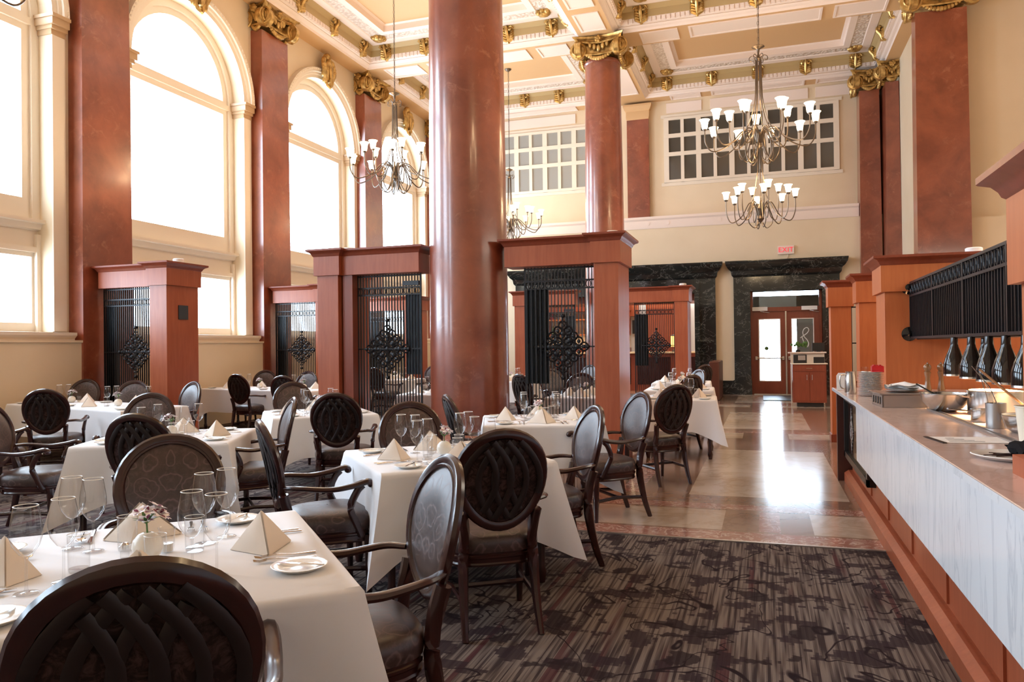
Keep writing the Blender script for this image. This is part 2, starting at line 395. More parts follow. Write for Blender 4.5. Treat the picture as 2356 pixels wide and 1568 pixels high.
# ---- left wall: one bay at a time
XW, XG = -10.5, -10.95
ZI = 6.7; RO = 1.53; RG = 1.27; ZT = 9.0
def arc(r, n=24, a0=0.0, a1=pi): return [(r*cos(a0+(a1-a0)*i/n), r*sin(a0+(a1-a0)*i/n)) for i in range(n+1)]
wall = MB()
for k, yc in enumerate(BAYS):
    ya = PIL[k-1] if k else -5.0; yb = PIL[k]
    wall.quad((XW,ya,0),(XW,yb,0),(XW,yb,1.7),(XW,ya,1.7))
    for (p, q) in ((ya, yc-RO), (yc+RO, yb)): wall.quad((XW,p,1.7),(XW,q,1.7),(XW,q,ZT+0.4),(XW,p,ZT+0.4))
    A = arc(RO)
    for (a, b) in zip(A[:-1], A[1:]):
        wall.quad((XW,yc+a[0],ZI+a[1]),(XW,yc+a[0],ZT+0.4),(XW,yc+b[0],ZT+0.4),(XW,yc+b[0],ZI+b[1]))
        wall.quad((XW,yc+a[0],ZI+a[1]),(XW,yc+b[0],ZI+b[1]),(XG-0.15,yc+b[0],ZI+b[1]),(XG-0.15,yc+a[0],ZI+a[1]))
    for s in (-1, 1):
        y = yc+s*RO; q = [(XW,y,1.7),(XW,y,ZI),(XG-0.15,y,ZI),(XG-0.15,y,1.7)]; wall.quad(*(q if s > 0 else q[::-1]))
    wall.quad((XW,yc-RO,1.7),(XW,yc+RO,1.7),(XG-0.15,yc+RO,1.7),(XG-0.15,yc-RO,1.7))
wall.box(-11.3, XG-0.15, -5, 30, -0.1, 1.9)   # outer face below the windows
for k, yc in enumerate(BAYS):
    ya = PIL[k-1] if k else -5.0; yb = PIL[k]
    for (p, q) in ((ya, yc-RO-0.02), (yc+RO+0.02, yb)): wall.box(-11.3, XG-0.13, p, q, 1.9, ZT+0.4)
wall.box(-11.3, XW, PIL[-1], 30, 0, ZT+0.4)
struct(wall.build('wall_left', M['cream'], smooth=30))
# dado ledge
mb = MB()
for a, b in zip([-5.5]+PIL, PIL+[None]):
    if b is None: continue
    mb.prism([(XW,0),(-10.24,0),(-10.24,1.60),(-10.21,1.61),(-10.21,1.645),(XW,1.645)], 'y', a+0.5, b-0.5)
struct(mb.build('trim_2', M['cream'], smooth=0))
for k, yc in enumerate(BAYS):
    mb = MB()   # recessed frame with lower and upper lights
    xf, xb = -10.80, -11.02
    def plate(y0, y1, z0, z1, x0=xf): mb.box(xb, x0, yc+y0, yc+y1, z0, z1)
    for s in (-1, 1):
        y0, y1 = sorted((s*1.42, s*RO)); plate(y0, y1, 1.7, 3.45)
        y0, y1 = sorted((s*RG, s*RO)); plate(y0, y1, 3.45, ZI)
        y0, y1 = sorted((s*1.40, s*RO)); mb.box(xb, xf+0.05, yc+y0, yc+y1, 3.52, ZI)
        y0, y1 = sorted((s*1.46, s*RO)); mb.box(xb, xf+0.07, yc+y0, yc+y1, 1.7, 3.3)
    plate(-1.42, 1.42, 1.7, 1.92); plate(-1.42, 1.42, 2.95, 3.45); plate(-RG, RG, 3.45, 3.85)
    mb.box(xb, xf+0.06, yc-1.46, yc+1.46, 3.02, 3.10)
    plate(-RG, RG, 6.45, 6.73); mb.box(xb, xf+0.05, yc-1.4, yc+1.4, 6.55, 6.66)
    A, B = arc(RG), arc(RO)
    for i in range(24):
        a, b, c, d = A[i], A[i+1], B[i+1], B[i]
        P = lambda x, p: (x, yc+p[0], ZI+p[1])
        mb.quad(P(xf,a),P(xf,b),P(xf,c),P(xf,d)); mb.quad(P(xf,a),P(xb,a),P(xb,b),P(xf,b))
    A, B = arc(1.40), arc(RO)
    for i in range(24):
        a, b, c, d = A[i], A[i+1], B[i+1], B[i]; x = xf+0.05
        mb.quad(P(x,a),P(x,b),P(x,c),P(x,d)); mb.quad(P(x,a),P(xb,a),P(xb,b),P(x,b))
    # mid sill and low sill
    mb.prism([(xf,3.36),(xf+0.07,3.38),(xf+0.10,3.46),(xf+0.17,3.47),(xf+0.17,3.52),(xf,3.53)], 'y', yc-RO, yc+RO)
    mb.prism([(xf,1.64),(XW+0.20,1.64),(XW+0.20,1.67),(XW+0.25,1.72),(XW+0.25,1.765),(xf,1.785)], 'y', yc-RO-0.22, yc+RO+0.22)
    w = struct(mb.build('window_%d' % (k+1), M['trim'], smooth=30))
    g = MB(); g.box(XG-0.01, XG, yc-1.44, yc+1.44, 1.9, 2.97); g.build('lower_pane', M['pane'], w, smooth=0)
    g = MB(); g.box(XG-0.01, XG, yc-1.3, yc+1.3, 3.83, 6.47); g.build('upper_pane', M['pane'], w, smooth=0)
    g = MB(); g.prism([(yc+1.3*cos(pi*i/24), 6.72+1.3*sin(pi*i/24)) for i in range(25)], 'x', XG-0.01, XG); g.build('arched_pane', M['pane'], w, smooth=0)
    # arch moulding, imposts, strip piers
    mb = MB()
    R0, R1 = RO-0.01, 1.76
    prof = [(R0, XW), (R0, XW+0.05), (R0+0.07, XW+0.06), (R0+0.085, XW+0.09), (R0+0.13, XW+0.10), (R0+0.14, XW+0.14), (R1, XW+0.14), (R1+0.005, XW)]
    def fn(u, v, prof=prof):
        i = int(round(v*(len(prof)-1))); r, x = prof[i]; a = pi*u; return (x, yc+r*cos(a), ZI+r*sin(a))
    mb.grid(fn, 28, len(prof)-1)
    for i in range(58):   # beads on the outer fillet
        a = pi*(i+0.5)/58; r = R1-0.035; mb.sphere((XW+0.14, yc+r*cos(a), ZI+r*sin(a)), 0.022, 6, 4)
    for s in (-1, 1):
        y0, y1 = sorted((s*RO, s*1.76)); mb.box(XW, XW+0.03, yc+y0, yc+y1, 1.785, 6.42)
    struct(mb.build('trim_%d' % (k+3), M['trim'], smooth=30))
    mb = MB()
    for s in (-1, 1):
        lo, hi = (yc+RO, yc+1.77) if s > 0 else (yc-1.77, yc-RO)
        for (d, z0, z1) in ((0.04, 6.42, 6.5), (0.08, 6.5, 6.56), (0.12, 6.56, 6.67), (0.15, 6.67, 6.72)):
            e = d*0.6; mb.box(XG+0.05, XW+d, lo-(e if s > 0 else 0), hi+(e if s < 0 else 0), z0, z1)
    struct(mb.build('trim_%d' % (k+20), M['impost'], smooth=0))
    # gold cartouche at the crown of the arch
    mb = MB()
    z = ZI+1.72
    mb.sphere((XW+0.22, yc, z), 0.2, 12, 8, (0.5, 0.8, 1.5))
    for s in (-1, 1):
        mb.tube(catmull([(XW+0.2, yc+s*0.05, z+0.33), (XW+0.2, yc+s*0.2, z+0.25), (XW+0.24, yc+s*0.22, z), (XW+0.2, yc+s*0.1, z-0.3), (XW+0.25, yc+s*0.02, z-0.42)]), [0.03+0.035*sin(pi*i/24) for i in range(25)], 6)
        for q in range(4): mb.sphere((XW+0.2, yc+s*(0.15+0.04*(q % 2)), z-0.25+q*0.16), 0.075, 6, 5, (1, 0.8, 1.3))
    mb.sphere((XW+0.18, yc, z+0.36), 0.10, 8, 6, (1,1.2,1)); mb.tube([(XW+0.27,yc-0.04,z-0.3),(XW+0.31,yc-0.04,z+0.05),(XW+0.25,yc,z+0.3)], [0.05,0.06,0.03], 6)
    ct = mb.build('arch_cartouche', M['gold'])
    nm = ['behind the camera', 'nearest the camera', 'at the top left corner', 'of the large window at left', 'of the window between the second and third pilasters', 'of the farthest window, behind the left chandelier'][k]
    tag(ct, 'gold scroll cartouche on the arch ' + nm, 'ornament', 'gold cartouches on the window arches')

# ---- ceiling
mb = MB()
CX = [(-9.9, -4.28), (-3.2, 3.05)]; CY = [(-4.2, -0.3), (0.8, 8.85), (9.95, 18.0), (19.1, 23.0)]
def rect(x0, x1, y0, y1): return [(x0,y0),(x0,y1),(x1,y1),(x1,y0)]   # clockwise: positive d points inwards
mb.cur = 1
def slab_(x0, x1, y0, y1): mb.quad((x0,y0,H0),(x0,y1,H0),(x1,y1,H0),(x1,y0,H0))
Xs = [-10.5]+[v for p in CX for v in (p[0]-0.12, p[1]+0.12)]+[7.0]
Ys = [-5.0]+[v for p in CY for v in (p[0]-0.12, p[1]+0.12)]+[23.6]
for i in range(len(Xs)-1):
    for j in range(len(Ys)-1):
        if i % 2 and j % 2: continue
        slab_(Xs[i], Xs[i+1], Ys[j], Ys[j+1])
for (x0, x1) in CX:
    for (y0, y1) in CY:
        mb.mould(rect(x0, x1, y0, y1), [(-0.12,H0),(-0.10,9.0),(-0.04,9.02),(0.0,9.05),(0.0,9.06),(0.06,9.07),(0.07,9.17),(0.10,9.18),(0.11,9.34),(0.24,9.44),
            (0.24,9.42),(0.44,9.42),(0.46,9.44),(0.74,9.44),(0.76,9.42),(0.92,9.42),(0.93,9.56),(1.0,9.58)],
            mats=[0,0,0,3,0,0,0,2,2,0,0,0,4,0,0,0,0])
        mb.cur = 1; mb.quad((x0+1,y0+1,9.58),(x0+1,y1-1,9.58),(x1-1,y1-1,9.58),(x1-1,y0+1,9.58))
        mb.cur = 0   # dentil beads
        n = int((x1-x0-0.3)/0.11); m_ = int((y1-y0-0.3)/0.11)
        for i in range(n):
            x = x0+0.15+i*0.11
            for y in (y0+0.07, y1-0.07): mb.box(x, x+0.085, y-0.03, y+0.03, 9.08, 9.175)
        for i in range(m_):
            y = y0+0.15+i*0.11
            for x in (x0+0.07, x1-0.07): mb.box(x-0.03, x+0.03, y, y+0.085, 9.08, 9.175)
# white recessed panels on the beam soffits
def sof(x0, x1, y0, y1):
    mb.cur = 0; d = 0.03
    mb.mould(rect(x0, x1, y0, y1), [(0,H0),(0,H0-0.02),(0.05,H0-0.02),(0.055,H0-0.003)]); mb.quad((x0+.05,y0+.05,H0-0.003),(x0+.05,y1-.05,H0-0.003),(x1-.05,y1-.05,H0-0.003),(x1-.05,y0+.05,H0-0.003))
for yb in (9.4, 18.55, 0.25):
    for a, b in ((-9.6,-8.6),(-8.35,-5.6),(-5.35,-4.55),(-2.75,-1.85),(-1.6,1.35),(1.6,2.7)): sof(a, b, yb-0.33, yb+0.33)
for xb in (-3.74,):
    for a, b in ((19.2,20.0),(20.3,22.6),(10.2,11.1),(11.4,16.4),(16.7,17.7),(1.0,1.9),(2.2,7.4),(7.7,8.6)): sof(xb-0.3, xb+0.3, a, b)
for a, b in ((-2.6,-1.7),(-1.4,1.2),(1.5,2.5),(-9.5,-8.4),(-8.1,-5.5)): sof(a, b, 23.1, 23.5)
ceil = struct(mb.build('ceiling', [M['white'], M['tan'], M['olive'], M['impost'], M['relief']], smooth=0))
mb = MB(); mb.box(-11.3, 7.2, -5, 24, 9.7, 9.8); struct(mb.build('trim_60', M['white'], smooth=0))
# gold acanthus brackets
mb = MB()
for s in (-1, 1):
    mb.tube([(s*(0.085+0.07*(1-t/9)*cos(t*1.0)), -0.16-0.02*t/9, 0.28+0.07*(1-t/9)*sin(t*1.0)) for t in range(10)], 0.03, 5)
    for q in range(4): mb.tube([(s*0.03, -0.06, 0.02+q*0.06), (s*(0.12), -0.10, 0.05+q*0.06), (s*0.155, -0.07, 0.10+q*0.06)], [0.045,0.04,0.016], 5)
mb.tube(catmull([(0,0.0,0.0),(0,-0.06,0.04),(0,-0.12,0.16),(0,-0.2,0.28),(0,-0.14,0.36)]), 0.05, 6, k=0.8, up=(1,0,0))
br = mb.build('ceiling_bracket', M['gold'], ceil); first = [True]
mk = MB(); mk.sphere((0,0,0), 0.17, 10, 7, (1,1,0.6))
for s in (-1, 1): mk.sphere((s*0.13,0.0,0.02), 0.09, 7, 5); mk.sphere((s*0.09,-0.11,0.0), 0.07, 6, 5)
mk.sphere((0,-0.15,-0.03), 0.07, 6, 5)
mko = mk.build('corner_mask', M['gold'], ceil); firstm = [True]
def put(o, first, loc, rz):
    if first[0]: first[0] = False; c = o
    else: c = o.copy(); COL.objects.link(c); c.parent = ceil
    c.location = loc; c.rotation_euler = (0,0,rz)
for (x0, x1) in CX:
    for (y0, y1) in CY[1:]:
        nx = 5; ny = max(3, int(round((y1-y0)/1.25)))
        for i in range(nx):
            x = x0+0.55+(x1-x0-1.1)*i/(nx-1)
            put(br, first, (x, y1-0.03, 9.07), 0); put(br, first, (x, y0+0.03, 9.07), pi)
        for i in range(ny):
            y = y0+0.55+(y1-y0-1.1)*i/(ny-1)
            put(br, first, (x0+0.03, y, 9.07), pi/2); put(br, first, (x1-0.03, y, 9.07), -pi/2)
        for (x, y, a) in ((x0+.6,y0+.6,3*pi/4),(x1-.6,y0+.6,-3*pi/4),(x1-.6,y1-.6,-pi/4),(x0+.6,y1-.6,pi/4)): put(mko, firstm, (x, y, 9.43), a)

# ---- end wall
mb = MB()
Y1, Y2 = 23.1, 23.55
# lower wall with two portals: wide one to the bar, one with the doors
PX = [(-6.9, -1.94, 3.15), (-0.37, 1.56, 2.98)]
mb.box(-10.5, PX[0][0], Y1, 23.7, 0, 5.0); mb.box(PX[0][0], PX[0][1], Y1, 23.7, PX[0][2], 5.0)
mb.box(PX[0][1], PX[1][0], Y1, 23.7, 0, 5.0); mb.box(PX[1][0], PX[1][1], Y1, 23.7, 3.3, 5.0); mb.box(PX[1][1], 3.6, Y1, 23.7, 0, 5.0)
mb.box(-10.5, 3.6, Y2, 23.7, 5.0, 9.0)
struct(mb.build('wall_end', M['cream'], smooth=0))
mb = MB(); mb.prism([(Y2,4.98),(Y1-0.02,4.98),(Y1-0.03,5.02),(Y1-0.03,5.22),(Y1-0.07,5.27),(Y1-0.07,5.34),(Y2,5.36)], 'x', -10.4, 2.55)
for x in [-3.3, -2.7, -1.2, -4.6]: mb.lathe([(0.06,0),(0.06,0.01),(0.0,0.012)], 12, (0,0,0)); xform(mb, Matrix.Translation((x, Y1-0.03, 5.13)) @ Matrix.Rotation(radians(90), 4, 'X'), len(mb.v)-36)
struct(mb.build('trim_61', M['white'], smooth=20))
mb = MB()   # flat panels under the crown and end pilaster
for a, b in ((-2.75,-1.7),(-1.45,1.3),(1.5,2.4),(-9.5,-5.6)): mb.box(a, b, Y2-0.03, Y2, 8.55, 8.85)
struct(mb.build('trim_62', M['white'], smooth=0))
mb = MB(); mb.box(-3.95, -3.28, Y2-0.14, Y2, 5.34, 8.5)
pe = struct(mb.build('trim_63', M['stucco'], smooth=0))
mb = MB(); mb.mould([(-3.95,Y2),(-3.95,Y2-0.14),(-3.28,Y2-0.14),(-3.28,Y2)], [(0.0,8.42),(0.02,8.5),(0.02,8.68),(0.06,8.72),(0.10,8.82),(0.10,8.88)], closed=False)
mb.build('flat_cap', M['tan'], pe, smooth=20)
# gallery grille windows in the end wall
def gallery(n, x0, x1, cols, pane):
    mb = MB(); z0, z1 = 6.42, 8.40; yF = Y2-0.06
    w = (x1-x0)/cols; rows = [(6.5, 7.22), (7.34, 7.78), (7.90, 8.32)]
    xsep = [x0+i*w for i in range(cols+1)]
    for i, x in enumerate(xsep):
        t = 0.075 if i % 2 == 0 else 0.05; mb.box(x-t, x+t, yF, Y2, z0, z1)
    for (a, b) in ((z0, 6.5), (7.22, 7.34), (7.78, 7.90), (8.32, z1)): mb.box(x0-0.07, x1+0.07, yF-0.01, Y2, a, b)
    mb.box(x0-0.16, x1+0.16, Y2-0.03, Y2, z0-0.1, z0); mb.box(x0-0.16, x1+0.16, Y2-0.03, Y2, z1, z1+0.1)
    o = struct(mb.build('window_%d' % n, M['trim'], smooth=0))
    g = MB(); g.box(x0, x1, Y2-0.03, Y2-0.02, 6.5, 8.32); g.build('glazing', pane, o, smooth=0)
gallery(11, -2.76, 2.04, 10, M['pane_dark']); gallery(12, -9.5, -4.7, 10, M['pane_reflection'])

# ---- black marble portals
def portal(n, xa, xb, zt, jw):
    mb = MB(); yF = Y1-0.12
    mb.box(xa-jw, xa, yF, Y1+0.3, 0, zt); mb.box(xb, xb+jw, yF, Y1+0.3, 0, zt)
    mb.box(xa-jw-0.03, xa+0.02, yF-0.05, Y1+0.2, 0, 0.42); mb.box(xb-0.02, xb+jw+0.03, yF-0.05, Y1+0.2, 0, 0.42)
    for s, x in ((0, xa), (1, xb)):
        x0, x1 = (x-0.14, x) if s == 0 else (x, x+0.14); mb.box(x0, x1, yF-0.06, Y1, 0.42, zt)
    mb.box(xa-0.14, xb+0.14, yF-0.06, Y1+0.3, zt, zt+0.36); mb.box(xa-jw, xb+jw, yF, Y1, zt, zt+0.45)
    P = [(xa-jw, Y1), (xa-jw, yF), (xb+jw, yF), (xb+jw, Y1)]
    mb.mould(P, [(0.0,zt+0.42),(0.05,zt+0.48),(0.07,zt+0.60),(0.14,zt+0.66),(0.20,zt+0.76),(0.22,zt+0.84),(0.22,zt+0.88),(-0.3,zt+0.885)], closed=False)
    return struct(mb.build('trim_%d' % n, M['nero'], smooth=25))
portal(64, PX[0][0], PX[0][1], 2.98, 0.60); portal(65, PX[1][0], PX[1][1], 2.98, 0.46)
mb = MB(); mb.box(-1.34, -0.83, Y1-0.05, Y1, 0, 0.40); mb.box(2.0, 2.5, Y1-0.05, Y1, 0, 0.40); mb.box(-10.2,-7.5,Y1-0.05,Y1,0,0.4)
struct(mb.build('baseboard_end', M['nero'], smooth=0))

# ---- entrance doors
yd = 23.25
mb = MB()
mb.box(-0.37, -0.30, yd-0.05, yd+0.1, 0, 3.3); mb.box(1.49, 1.56, yd-0.05, yd+0.1, 0, 3.3)
mb.box(-0.30, 1.49, yd-0.05, yd+0.1, 2.40, 2.52); mb.box(-0.30, 1.49, yd-0.05, yd+0.1, 3.22, 3.3)

fr = struct(mb.build('door_1', M['cherry_d'], smooth=0))
g = MB(); g.box(-0.30, 1.49, yd+0.02, yd+0.03, 2.52, 3.22); g.build('transom_pane', M['pane'], fr, smooth=0)
g = MB(); g.box(-0.3, 1.49, yd-0.12, yd+0.2, 0, 0.02); g.build('threshold', M['steel'], fr, smooth=0)
for s, (a, b) in enumerate(((-0.30, 0.59), (0.60, 1.49))):
    mb = MB(); t = 0.15
    mb.box(a, a+t, yd, yd+0.045, 0.02, 2.40); mb.box(b-t, b, yd, yd+0.045, 0.02, 2.40); mb.box(a+t, b-t, yd, yd+0.045, 0.02, 0.38); mb.box(a+t, b-t, yd, yd+0.045, 2.18, 2.40)
    lf = mb.build('door_leaf', M['cherry_d'], fr, smooth=0)
    g = MB(); g.box(a+t, b-t, yd+0.02, yd+0.026, 0.38, 2.18); g.build('door_pane', M['pane'], lf, smooth=0)
    g = MB()
    for q in ((a+t,b-t,0.37,0.395),(a+t,b-t,2.165,2.19)): g.box(q[0],q[1],yd-0.01,yd+0.03,q[2],q[3])
    for x in (a+t-0.01, b-t-0.012): g.box(x,x+0.022,yd-0.01,yd+0.03,0.37,2.19)
    g.build('glass_bead', M['white'], lf, smooth=0)
    g = MB(); g.tube([(a+0.06,yd-0.07,1.05),(b-0.06,yd-0.07,1.05)], 0.016, 8); g.box(a+0.05,a+0.11,yd-0.08,yd,1.0,1.1); g.box(b-0.11,b-0.05,yd-0.08,yd,1.0,1.1)
    g.build('push_bar', M['steel'], lf)
    g = MB(); c = a+0.2 if s == 0 else b-0.25; g.box(c-0.22,c+0.2,yd-0.09,yd-0.002,2.42,2.53); g.tube([(c,yd-0.06,2.41),(c+0.1,yd-0.15,2.38),(c+0.25,yd-0.03,2.36)],0.008,6); g.build('door_closer', M['paper'], fr, smooth=0)
    if s == 1:   # white looped monogram on the glass
        pts = []
        for i in range(40):
            t_ = i/39*2*pi; pts.append((1.12+0.10*sin(t_)*(1.0 if t_ < pi else 0.9)+0.05*sin(t_/2), yd+0.012, 1.62-0.0+0.26*sin(t_/2*1.0)*cos(t_/2)*2.0 - 0.02))
        g = MB(); g.tube(catmull([(x_,yd+0.012,z_) for x_, z_ in ((0.98,1.62),(1.06,1.68),(1.16,1.75),(1.21,1.84),(1.17,1.91),(1.09,1.88),(1.05,1.77),(1.09,1.65),(1.17,1.55),(1.20,1.44),(1.16,1.36),(1.09,1.41),(1.06,1.54),(1.02,1.66))]), 0.013, 6)
        g.build('monogram', M['paper'], lf)
    else:
        g = MB(); g.lathe([(0.055,0),(0.055,0.004),(0,0.005)], 16); xform(g, Matrix.Translation((a+0.36,yd+0.018,1.33)) @ Matrix.Rotation(radians(90),4,'X')); g.build('round_decal', M['leaf'], lf)
g = MB(); g.box(0.575,0.615,yd-0.03,yd-0.002,0.02,2.40); g.build('centre_mullion', M['steel'], fr, smooth=0)
# vestibule behind the doors
mb = MB()
mb.box(-0.9, -0.6, 23.7, 26.4, 0, 3.6); mb.box(1.9, 2.2, 23.7, 26.4, 0, 3.6); mb.box(-0.9, 2.2, 23.7, 26.4, 3.6, 3.7)
mb.box(-0.9, 2.2, 26.2, 26.4, 2.95, 3.02); mb.box(-0.6, -0.15, 26.2, 26.4, 0, 3.02); mb.box(1.0, 1.9, 26.2, 26.4, 0, 3.02); mb.box(-0.9, 2.2, 26.2, 26.4, 2.28, 2.95); mb.box(-0.9,2.2,26.2,26.4,0,0.12)
mb.box(0.52, 0.60, 26.2, 26.4, 0, 2.3)
struct(mb.build('wall_vestibule', mat('grey_vestibule_paint', (0.34,0.33,0.29), 0.5), smooth=0))
area('vestibule_portal', (0.6, 26.8, 1.8), (radians(90), 0, 0), 3.0, 3.6, 1, portal=True)

# ---- right side walls
mb = MB(); mb.box(3.5, 3.7, 18.5, 23.7, 0, 9.0); struct(mb.build('wall_right', M['cream'], smooth=0))
mb = MB(); mb.box(3.5, 7.0, 18.3, 18.5, 0, 9.0); mb.box(3.9, 7.0, 18.1, 18.3, 0, 4.05)
struct(mb.build('wall_kitchen', M['cream'], smooth=0))
mb = MB(); mb.box(7.0, 7.2, -5, 18.5, 0, 9.0); struct(mb.build('wall_far_right', M['cream'], smooth=0))
mb = MB(); mb.box(-11, 7.2, -5.2, -5, 0, 9.0); struct(mb.build('wall_back', M['cream'], smooth=0))
# bar room behind the wide portal
mb = MB(); mb.box(-10.5, 0.0, 28.3, 28.5, 0, 4.2); mb.box(-10.5,-10.3,23.7,28.5,0,4.2); mb.box(-0.95,-0.91,23.7,28.5,0,4.2); mb.box(-10.5,0,23.7,28.5,4.2,4.3)
struct(mb.build('wall_bar', mat('pale_bar_wall', (0.75,0.74,0.72), 0.6), smooth=0))

# ---- columns and pilasters
def volute(mb, c, R, ax, sgn, depth=0.05, turns=1.9, mirror=1):
    """spiral scroll in a vertical plane whose normal is ax"""
    pts = []; rad = []
    for i in range(26):
        t = i/25; a = mirror*(pi/2 - 2*pi*turns*t); r = R*(1-0.86*t)
        u, w = r*cos(a), r*sin(a)
        pts.append((c[0]+u, c[1]-depth*(0.6+0.8*t), c[2]+w) if ax == 'y' else (c[0]+sgn*depth*(0.6+0.8*t), c[1]+u, c[2]+w)); rad.append(R*(0.13-0.07*t))
    if ax == 'y' and sgn > 0: pts = [(p[0], 2*c[1]-p[1], p[2]) for p in pts]
    mb.tube(pts, rad, 5, up=(0,1,0) if ax == 'y' else (1,0,0))
    n0 = len(mb.v); mb.lathe([(R*0.97,-0.10),(R*1.0,-0.05),(R*0.97,0.015),(R*0.5,0.04),(R*0.2,0.07),(0,0.08)], 18)
    if ax == 'y': Mx = Matrix.Rotation(radians(90 if sgn < 0 else -90), 4, 'X')
    else: Mx = Matrix.Rotation(radians(90)*sgn, 4, 'Y')
    xform(mb, Matrix.Translation(c) @ Mx, n0)
def capital(hx, hy, zb, zt, sides=('f','b','l','r'), R=0.2):
    """gold scrolled capital; hx, hy half sizes of the shaft top; zb bottom, zt top"""
    mb = MB(); ax, ay = hx+0.14, hy+0.14; zc = zt-0.16-R*0.75
    n = 8
    P = []
    for (a, b) in (((-ax,-ay),(ax,-ay)), ((ax,-ay),(ax,ay)), ((ax,ay),(-ax,ay)), ((-ax,ay),(-ax,-ay))):
        for i in range(n):
            t = i/n; x = a[0]+(b[0]-a[0])*t; y = a[1]+(b[1]-a[1])*t; k = 0.11*sin(pi*t)
            x -= k*(1 if x > 0 else -1)*(abs(a[0]-b[0]) < 1e-6); y -= k*(1 if y > 0 else -1)*(abs(a[1]-b[1]) < 1e-6)
            P.append((x, y))
    inn = -(min(ax, ay)-0.13)
    mb.mould(P, [(inn, zt-0.13), (-0.03, zt-0.13), (0.0, zt-0.11), (0.0, zt-0.07), (0.04, zt-0.04), (0.05, zt), (inn, zt)])
    mb.box(-ax+0.11, ax-0.11, -ay+0.11, ay-0.11, zt-0.14, zt)
    mb.prism([(-hx,-hy),(hx,-hy),(hx,hy),(-hx,hy)], 'z', zc-R*0.5, zt-0.1)
    def side(W_, D, rot):
        s0 = len(mb.v)
        for s in (-1, 1): volute(mb, (s*(W_+0.10), -D-0.10, zc), R, 'y', -1, mirror=s)
        mb.tube([(-W_-0.05,-D-0.12,zc+R*0.98),(-W_*0.5,-D-0.09,zc+R*0.8),(0,-D-0.07,zc+R*0.75),(W_*0.5,-D-0.09,zc+R*0.8),(W_+0.05,-D-0.12,zc+R*0.98)], 0.035, 6)
        ne = 5
        for i in range(ne):
            x = (i-(ne-1)/2)*(W_*1.3/ne); mb.sphere((x, -D-0.08, zc+0.02+0.05*abs(i-2)), 0.06, 7, 6, (0.85, 0.8, 1.5))
        mb.tube([(x, -D-0.09, zc-0.10-0.03*(1-(x/W_)**2)) for x in [W_*(i/5-1)*0.9 for i in range(11)]], 0.03, 6)
        for i in range(13):   # garland
            t = i/12*2-1; zz = zc-R*0.35-0.15*(1-t*t); mb.sphere((t*W_*0.85, -D-0.07, zz), 0.045*(1.3-0.4*abs(t)), 6, 5)
        for q in range(5):
            a = q*2*pi/5; mb.sphere((0.05*cos(a), -D-0.16, zt-0.10+0.05*sin(a)), 0.045, 6, 5)
        mb.sphere((0, -D-0.18, zt-0.1), 0.035, 6, 5)
        for s in (-1, 1): mb.sphere((s*(W_+0.10), -D-0.17, zc), 0.03, 6, 5); mb.tube([(s*(W_+0.1),-D-0.11,zt-0.12),(s*(W_+0.16),-D-0.16,zt-0.02)], [0.05,0.03], 5)
        xform(mb, Matrix.Rotation(rot, 4, 'Z'), s0)
    if 'f' in sides: side(hx, hy, 0)
    if 'b' in sides: side(hx, hy, pi)
    if 'r' in sides: side(hy, hx, pi/2)
    if 'l' in sides: side(hy, hx, -pi/2)
    return mb
def round_column(x, y, r0, r1, label):
    e = empty('column', (x, y, 0)); mb = MB()
    prof = [(r0+0.10,0),(r0+0.10,0.14),(r0+0.07,0.17),(r0+0.09,0.24),(r0+0.04,0.30),(r0,0.34)]
    for i in range(1, 17): t = i/16; prof.append((r0+(r1-r0)*(t**1.6), 0.34+(8.35-0.34)*t))
    prof += [(r1+0.03,8.38),(r1+0.03,8.43),(r1,8.46)]
    mb.lathe(prof, 56); mb.build('shaft', M['stucco'], e)
    capital(r1*0.93, r1*0.93, 8.3, 8.95, R=0.21).build('capital', M['gold'], e, smooth=50)
    return tag(e, label, 'column')
round_column(-3.74, 9.45, 0.525, 0.47, 'thick round red-brown column in the foreground rising past the grille partition')
round_column(-3.70, 18.5, 0.50, 0.43, 'farther round red-brown column with gold scrolled capital')
names = ['behind the camera at left', 'outside the frame at left', 'square red-brown wall pilaster nearest the camera beside the first grille partition',
         'square red-brown wall pilaster between the two large arched windows', 'square red-brown wall pilaster behind the left chandelier', 'square red-brown wall pilaster in the far left corner']
for k, y in enumerate(PIL):
    e = empty('pilaster', (-10.5, y, 0)); mb = MB(); w0, w1 = 0.51, 0.47
    mb.add([(0,-w0,0),(0.30,-w0,0),(0.30,w0,0),(0,w0,0),(0,-w1,8.4),(0.28,-w1,8.4),(0.28,w1,8.4),(0,w1,8.4)],
           [(4,5,6,7),(0,1,5,4),(1,2,6,5),(2,3,7,6)])
    mb.box(0, 0.36, -w0-0.06, w0+0.06, 0, 0.25)
    mb.build('shaft', M['stucco'], e, smooth=0)
    c = capital(0.14, w1*0.86, 8.3, 8.95, sides=('f','b','r'), R=0.2); xform(c, Matrix.Translation((0.14,0,0))); c.build('capital', M['gold'], e, smooth=50)
    tag(e, names[k] if k > 1 else 'square red-brown wall pilaster ' + names[k], 'pilaster')
def rpil(x0, x1, y0, y1, label, sides, R=0.2):
    e = empty('pilaster', ((x0+x1)/2, (y0+y1)/2, 0)); mb = MB(); hx, hy = (x1-x0)/2, (y1-y0)/2
    mb.add([(-hx,-hy,0),(hx,-hy,0),(hx,hy,0),(-hx,hy,0),(-hx+.04,-hy+.02,8.4),(hx-.04,-hy+.02,8.4),(hx-.04,hy,8.4),(-hx+.04,hy,8.4)], [(4,5,6,7),(0,1,5,4),(1,2,6,5),(2,3,7,6),(3,0,4,7)])
    mb.build('shaft', M['stucco'], e, smooth=0)
    capital(hx*0.9, max(hy*0.86,0.1), 8.3, 8.95, sides=sides, R=R).build('capital', M['gold'], e, smooth=50)
    return tag(e, label, 'pilaster')
